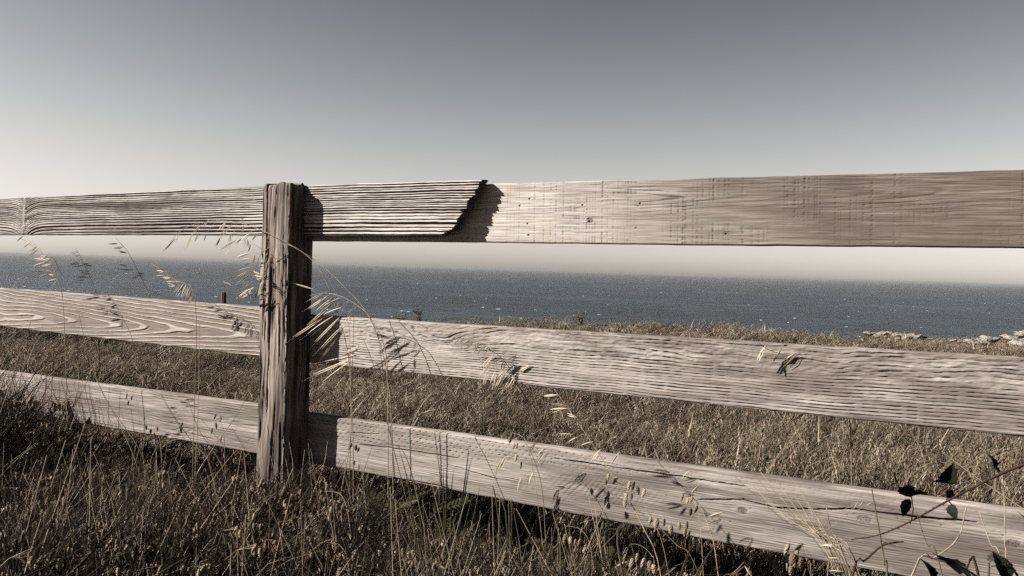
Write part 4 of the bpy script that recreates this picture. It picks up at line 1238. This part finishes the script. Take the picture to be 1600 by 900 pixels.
# --- leafy weeds with feather-shaped leaves
def pinnate(name):
    V, Fc = [], []
    tube(V, Fc, [(0, 0, 0), (0.5, 0, 0.03), (1, 0, -0.05)], [0.012, 0.009, 0.004], 3)
    for i in range(8):
        x = 0.15 + i * 0.11
        for s in (-1, 1):
            L = 0.30 * (1 - abs(x - 0.5) * 0.7)
            d = np.array([0.45, s * 0.9, 0.15]); d /= np.linalg.norm(d)
            p = [np.array([x, 0, 0.02]), np.array([x, 0, 0.02]) + d * L * 0.5 + (0, 0, 0.02), np.array([x, 0, 0.02]) + d * L]
            strip(V, Fc, p, [0.015, 0.042, 0.004], (0.9, -s * 0.45, 0), 0.3)
    return new_mesh(name, V, Fc, M_GREEN, True)
PINN = pinnate('feather_leaf')
def weed(px, py, v, label, n, L, seed):
    random.seed(seed)
    c = to_world(on_fence(px, py, v))
    foot = c.copy(); foot[2] = 0.0
    e = empty_at('leafy_weed', foot, label, 'weed', 'leafy weeds')
    V, Fc = [], []
    h = c[2]
    tube(V, Fc, [(0, 0, 0), (0.01, 0, h * 0.5), (0, 0, h)], [0.003, 0.0025, 0.002], 5)
    add('stem', new_mesh('weed_stem', V, Fc, M_DARKSTEM, True), e)
    for k in range(n):
        a = 6.283 * k / n + random.uniform(-0.3, 0.3)
        b = np.array([0, 0, h * random.uniform(0.55, 1.0)])
        t = b + L * random.uniform(0.7, 1.15) * np.array([math.cos(a), math.sin(a), random.uniform(-0.2, 0.45)])
        spike_child(e, foot + b, foot + t, PINN, 'leaf', foot, roll=random.uniform(-0.5, 0.5), thick=1.0)
weed(575, 752, -0.12, 'leafy dark weed sprawling against the left end of the incised board', 9, 0.085, 3)
weed(620, 790, -0.25, 'feather-leaved weed under the bottom rail right of the post', 8, 0.11, 4)
weed(680, 785, -0.22, 'feather-leaved weed beneath the split lower edge of the bottom rail', 8, 0.10, 5)
weed(950, 855, -0.35, 'feather-leaved weed at the bottom edge right of centre', 8, 0.075, 6)
weed(875, 835, -0.3, 'low feather-leaved weed under the bottom rail, picture centre', 7, 0.09, 7)
weed(1545, 880, -0.5, 'pale-leaved weed in the lower right corner', 7, 0.055, 8)

# --- mauve flower spike
fp = path_world([(484, 806), (492, 830), (500, 862), (508, 898)], -0.5, -0.52, 14)
ff = fp[-1].copy()
fs = empty_at('flower_spike', ff, 'slim mauve flower spike at the bottom edge below the post', 'flower')
V, Fc = [], []
tube(V, Fc, fp - ff, np.linspace(0.001, 0.0016, 14), 5)
add('stem', new_mesh('flower_stem', V, Fc, M_DARKSTEM, True), fs)
V, Fc = [], []
for k in range(46):
    q = k / 45
    c = fp[int(q * 5)] * (1 - (q * 5) % 1) + fp[min(13, int(q * 5) + 1)] * ((q * 5) % 1) - ff
    a = k * 2.4
    d = np.array([math.cos(a), math.sin(a), 0.5])
    r_ = 0.0045 * (0.5 + math.sin(math.pi * min(0.95, 0.15 + q * 0.8)))
    strip(V, Fc, [c, c + d * r_, c + d * r_ * 1.7], [0.0012, 0.0024, 0.0006], (-math.sin(a), math.cos(a), 0))
add('flower_head', new_mesh('flower_head', V, Fc, M_MAUVE, True), fs)

# --- bramble on the right
cane_px = [(1330, 843), (1372, 836), (1420, 816), (1480, 783), (1540, 752), (1600, 726), (1660, 712), (1740, 760)]
CP = path_world(cane_px, -0.30, -0.42, 40)
cf = CP[-1].copy()
br = empty_at('bramble_branch', cf, 'reddish bramble cane with dark leaves arching in from the right edge', 'bramble')
V, Fc = [], []
tube(V, Fc, CP - cf, np.linspace(0.0012, 0.0038, len(CP)), 7)
cane = add('cane', new_mesh('cane', V, Fc, M_CANE, True), br)
V, Fc = [], []
for k in range(22):
    c = CP[4 + k] - cf
    a = random.uniform(0, 6.28)
    d = np.array([math.cos(a), 0.2, math.sin(a)])
    tube(V, Fc, [c + d * 0.002, c + d * 0.007 + (0.002, 0, -0.001)], [0.0011, 0.0001], 4)
th = add('thorns', new_mesh('thorns', V, Fc, M_CANE, True), cane)
th['kind'] = 'stuff'
BLEAF = [leaf_mesh('bramble_leaf_a', M_DARKLEAF, w=0.66, serr=0.05), leaf_mesh('bramble_leaf_b', M_DARKLEAF, w=0.8, serr=0.06, curl=0.35, fold=0.5)]
def bleaf(x0, y0, x1, y1, v, dv, roll, parent=br, foot=cf, k=0):
    b = to_world(on_fence(x0, y0, v)); t = to_world(on_fence(x1, y1, v + dv))
    spike_child(parent, b, t, BLEAF[k], 'leaf', foot, roll=roll)
V, Fc = [], []
for pth in ([(1424, 815), (1427, 795), (1424, 775)], [(1480, 783), (1478, 768), (1476, 752)], [(1482, 782), (1488, 790), (1490, 796)], [(1555, 745), (1553, 734), (1552, 722)]):
    P_ = np.array([to_world(on_fence(x, y, -0.345)) for x, y in pth]) - cf
    tube(V, Fc, P_, [0.0013] * 3, 4)
pet = add('leaf_stalks', new_mesh('leaf_stalks', V, Fc, M_CANE, True), br)
pet['kind'] = 'stuff'
bleaf(1424, 777, 1405, 755, -0.345, -0.02, 0.9, k=1); bleaf(1424, 776, 1446, 766, -0.345, 0.02, -0.6, k=1); bleaf(1422, 780, 1408, 806, -0.345, -0.01, 1.4)
bleaf(1476, 754, 1490, 732, -0.345, -0.02, 2.7, k=1); bleaf(1476, 756, 1458, 748, -0.345, 0.01, 0.2, k=1); bleaf(1478, 768, 1492, 778, -0.345, 0.02, 1.8)
bleaf(1489, 788, 1490, 812, -0.345, -0.01, 0.8, k=1); bleaf(1552, 730, 1550, 706, -0.345, 0.015, 0.9, k=1); bleaf(1551, 726, 1562, 738, -0.345, 0.015, 0.1)
bleaf(1605, 815, 1592, 798, -0.40, 0.01, 0.5)
# second, lower bramble shoot with big leaves in the corner
sp = path_world([(1442, 868), (1470, 876), (1508, 888), (1530, 905)], -0.52, -0.55, 16)
sf = sp[-1].copy()
b2 = empty_at('bramble_shoot', sf, 'low bramble shoot with large nearly black leaves, lower right corner', 'bramble')
V, Fc = [], []
tube(V, Fc, sp - sf, np.linspace(0.0012, 0.003, 16), 6)
add('cane', new_mesh('shoot_cane', V, Fc, M_CANE, True), b2)
bleaf(1500, 898, 1462, 858, -0.52, -0.03, 0.2, b2, sf); bleaf(1515, 905, 1478, 862, -0.50, 0.02, 0.6, b2, sf, 1); bleaf(1455, 905, 1448, 870, -0.52, 0.02, 0.7, b2, sf, 1)
bleaf(1530, 908, 1500, 878, -0.52, -0.02, 0.0, b2, sf); bleaf(1568, 905, 1562, 860, -0.5, 0.02, 0.4, b2, sf, 1); bleaf(1590, 905, 1574, 868, -0.48, 0.03, 0.9, b2, sf)
# dry dead twig
tw = path_world([(1412, 846), (1380, 852), (1352, 876), (1330, 902)], -0.38, -0.42, 14)
tf = tw[-1].copy()
V, Fc = [], []
tube(V, Fc, tw - tf, np.linspace(0.0016, 0.0032, 14), 6)
tube(V, Fc, np.array([tw[4], tw[4] + (0.012, 0, 0.012), tw[4] + (0.035, 0, 0.006)]) - tf, [0.0014, 0.0012, 0.0006], 5)
o = add('dead_twig', new_mesh('dead_twig', V, Fc, M_CANE, True), None, 'dark forked dead twig under the bramble cane', 'twig')
o.location = tf

# ------------------------------------------------------------------ far things on the headland
def ground_hit(px, d):
    """point on the land seen at photo column px, d metres ahead"""
    r_ = ray(px, 520)
    x = CAM[0] + r_[0] / r_[1] * d
    return np.array([x, d, float(ground_z(x, d))])
# small post by the cliff
gp = ground_hit(348, 19.0)
top = CAM + ray(348, 457) * (19.0 / ray(348, 457)[1])
hgt = top[2] - gp[2]
V, Fc = [], []
n = 10
for j, (z, s) in enumerate([(-0.3, 1.05), (0.3, 1.0), (hgt * 0.6, 0.97), (hgt - 0.02, 0.95), (hgt, 0.8)]):
    for k in range(n):
        a = 2 * math.pi * k / n
        r_ = 0.058 * s * (1 + 0.10 * math.sin(k * 2.3 + j))
        V.append((r_ * math.cos(a), r_ * math.sin(a), z + 0.012 * math.sin(k * 1.7)))
for j in range(4):
    for k in range(n):
        Fc.append((j * n + k, j * n + (k + 1) % n, (j + 1) * n + (k + 1) % n, (j + 1) * n + k))
Fc.append(tuple(4 * n + k for k in range(n)))
me = new_mesh('old_post', V, Fc, M_POST, False, {'ring': [0.25] * len(V), 'tone': [0.5] * len(V)})
o = add('marker_post', me, None, 'small dark wooden stump post standing against the sea, left of the fence post', 'post')
o.location = gp

def shrub(px, d, h, spread, n, label, mat, seed):
    random.seed(seed)
    g = ground_hit(px, d)
    e = empty_at('cliff_shrub', g, label, 'shrub', 'shrubs on the cliff edge')
    V, Fc = [], []; V2, F2 = [], []
    for s in range(7):
        a = random.uniform(0, 6.28); L = h * random.uniform(0.5, 1.0)
        p = arch(L, spread * random.uniform(0.2, 0.9), a, 6, 0.2)
        tube(V, Fc, p, np.linspace(0.012, 0.005, 6), 4)
        for k in range(n):
            q = p[random.choice([2, 3, 4, 4, 5, 5])] + np.array([random.gauss(0, 0.03), random.gauss(0, 0.03), random.gauss(0, 0.03)])
            dv = Vector((random.gauss(0, 1), random.gauss(0, 1), random.uniform(0, 1.5))).normalized()
            Rm = np.array(dv.to_track_quat('X', 'Z').to_matrix())
            base = len(V2)
            V2.extend(list((lv * random.uniform(0.04, 0.08)) @ Rm.T + q)); F2.extend([tuple(base + z for z in f) for f in lf])
    add('stem', new_mesh('shrub_stem', V, Fc, M_DARKSTEM, True), e)
    f = add('foliage', new_mesh('shrub_foliage', V2, F2, mat, True), e)
    f['kind'] = 'stuff'
shrub(654, 22.0, 0.62, 0.14, 14, 'small leafy sprig poking above the middle rail, left of centre', M_SHRUB, 21)
shrub(628, 22.0, 0.46, 0.22, 12, 'lower sprig beside the leafy one above the middle rail', M_SHRUB, 22)
shrub(905, 24.0, 0.62, 0.30, 22, 'dark bushy clump on the cliff edge at centre right', M_SHRUB, 23)
shrub(840, 23.5, 0.40, 0.40, 16, 'low brown clump on the cliff edge left of the dark bush', M_FIELD, 24)

# rocks
def rock_mesh(seed):
    bm = bmesh.new()
    bmesh.ops.create_icosphere(bm, subdivisions=3, radius=1.0)
    rs = np.random.default_rng(seed)
    dirs = rs.normal(size=(14, 3)); dirs /= np.linalg.norm(dirs, axis=1)[:, None]
    offs = rs.uniform(0.5, 0.9, 14)
    for v in bm.verts:
        p = np.array(v.co)
        for d, o_ in zip(dirs, offs):
            k = p @ d
            if k > o_:
                p = p - d * (k - o_) * 0.9
        p = p * (1 + 0.08 * float(vnoise(p[0] * 4 + seed, p[1] * 4 + p[2] * 3, 3)))
        v.co = p
    me = bpy.data.meshes.new('rock')
    bm.to_mesh(me); bm.free()
    me.materials.append(M_ROCK)
    return me
ROCKS = [rock_mesh(s) for s in range(5)]
def outcrop(spots, d0, label, seed):
    random.seed(seed)
    g0 = ground_hit(spots[0][0], d0)
    e = empty_at('rock_outcrop', g0, label, 'rocks', 'rock outcrops on the headland')
    for (px, dd, w) in spots:
        g = ground_hit(px, d0 + dd)
        o = add('rock', random.choice(ROCKS), e)
        o.location = Vector(g - g0) + Vector((0, 0, 0.27 + 0.12 * w))
        o.rotation_euler = (random.uniform(-0.2, 0.2), random.uniform(-0.2, 0.2), random.uniform(0, 6.28))
        w *= 0.85
        o.scale = (w * random.uniform(0.85, 1.2), w * random.uniform(0.7, 1.1), w * random.uniform(0.28, 0.42))
outcrop([(1347, -1.0, 0.38), (1356, 0.6, 0.34), (1362, 0.2, 0.26), (1371, -1.2, 0.32), (1378, 0.8, 0.42), (1388, 1.0, 0.50), (1397, 0.8, 0.46), (1408, 0.5, 0.42), (1414, -0.4, 0.30),
         (1422, 0.4, 0.46), (1432, 0.2, 0.34), (1440, -0.8, 0.40), (1416, -2.2, 0.34), (1402, -2.6, 0.25), (1450, 0.4, 0.28), (1386, -1.8, 0.24)], 40.6, 'pale rocks scattered over the low knoll at right', 31)
outcrop([(1490, -1.5, 0.40), (1498, -0.5, 0.30), (1512, -0.6, 0.50), (1520, -2.0, 0.34), (1534, 0.0, 0.45), (1545, 0.5, 0.52), (1556, 0.3, 0.36), (1541, -2.0, 0.32), (1580, 0.0, 0.55), (1588, -2.5, 0.60),
         (1596, -3.2, 0.55), (1572, 1.0, 0.40), (1600, 1.2, 0.70), (1618, 0.5, 0.7), (1606, -1.5, 0.5)], 41.5, 'pale rocks on the rise at the right edge', 32)
random.seed(99)

HAZE = 1.0e-4
# ------------------------------------------------------------------ sea haze
hz = bpy.data.materials.new('sea_haze')
hz.use_nodes = True
hn = hz.node_tree
hn.nodes.clear()
ho = hn.nodes.new('ShaderNodeOutputMaterial')
hp = hn.nodes.new('ShaderNodeVolumePrincipled')
hp.inputs['Color'].default_value = (0.21, 0.207, 0.204, 1)
hp.inputs['Density'].default_value = HAZE
hp.inputs['Density Attribute'].default_value = ''
hp.inputs['Anisotropy'].default_value = 0.0
hn.links.new(hp.outputs[0], ho.inputs['Volume'])
x0, z0, z1 = 23000, SEA_Z - 5, 2.6
hv_ = [(sx * x0, sy * x0, z) for z in (z0, z1) for sx, sy in ((-1, -1), (1, -1), (1, 1), (-1, 1))]
hf_ = [(3, 2, 1, 0), (4, 5, 6, 7), (0, 1, 5, 4), (1, 2, 6, 5), (2, 3, 7, 6), (3, 0, 4, 7)]
add('haze', new_mesh('haze', hv_, hf_, hz), kind='stuff', label='pale sea haze softening the horizon', cat='haze')
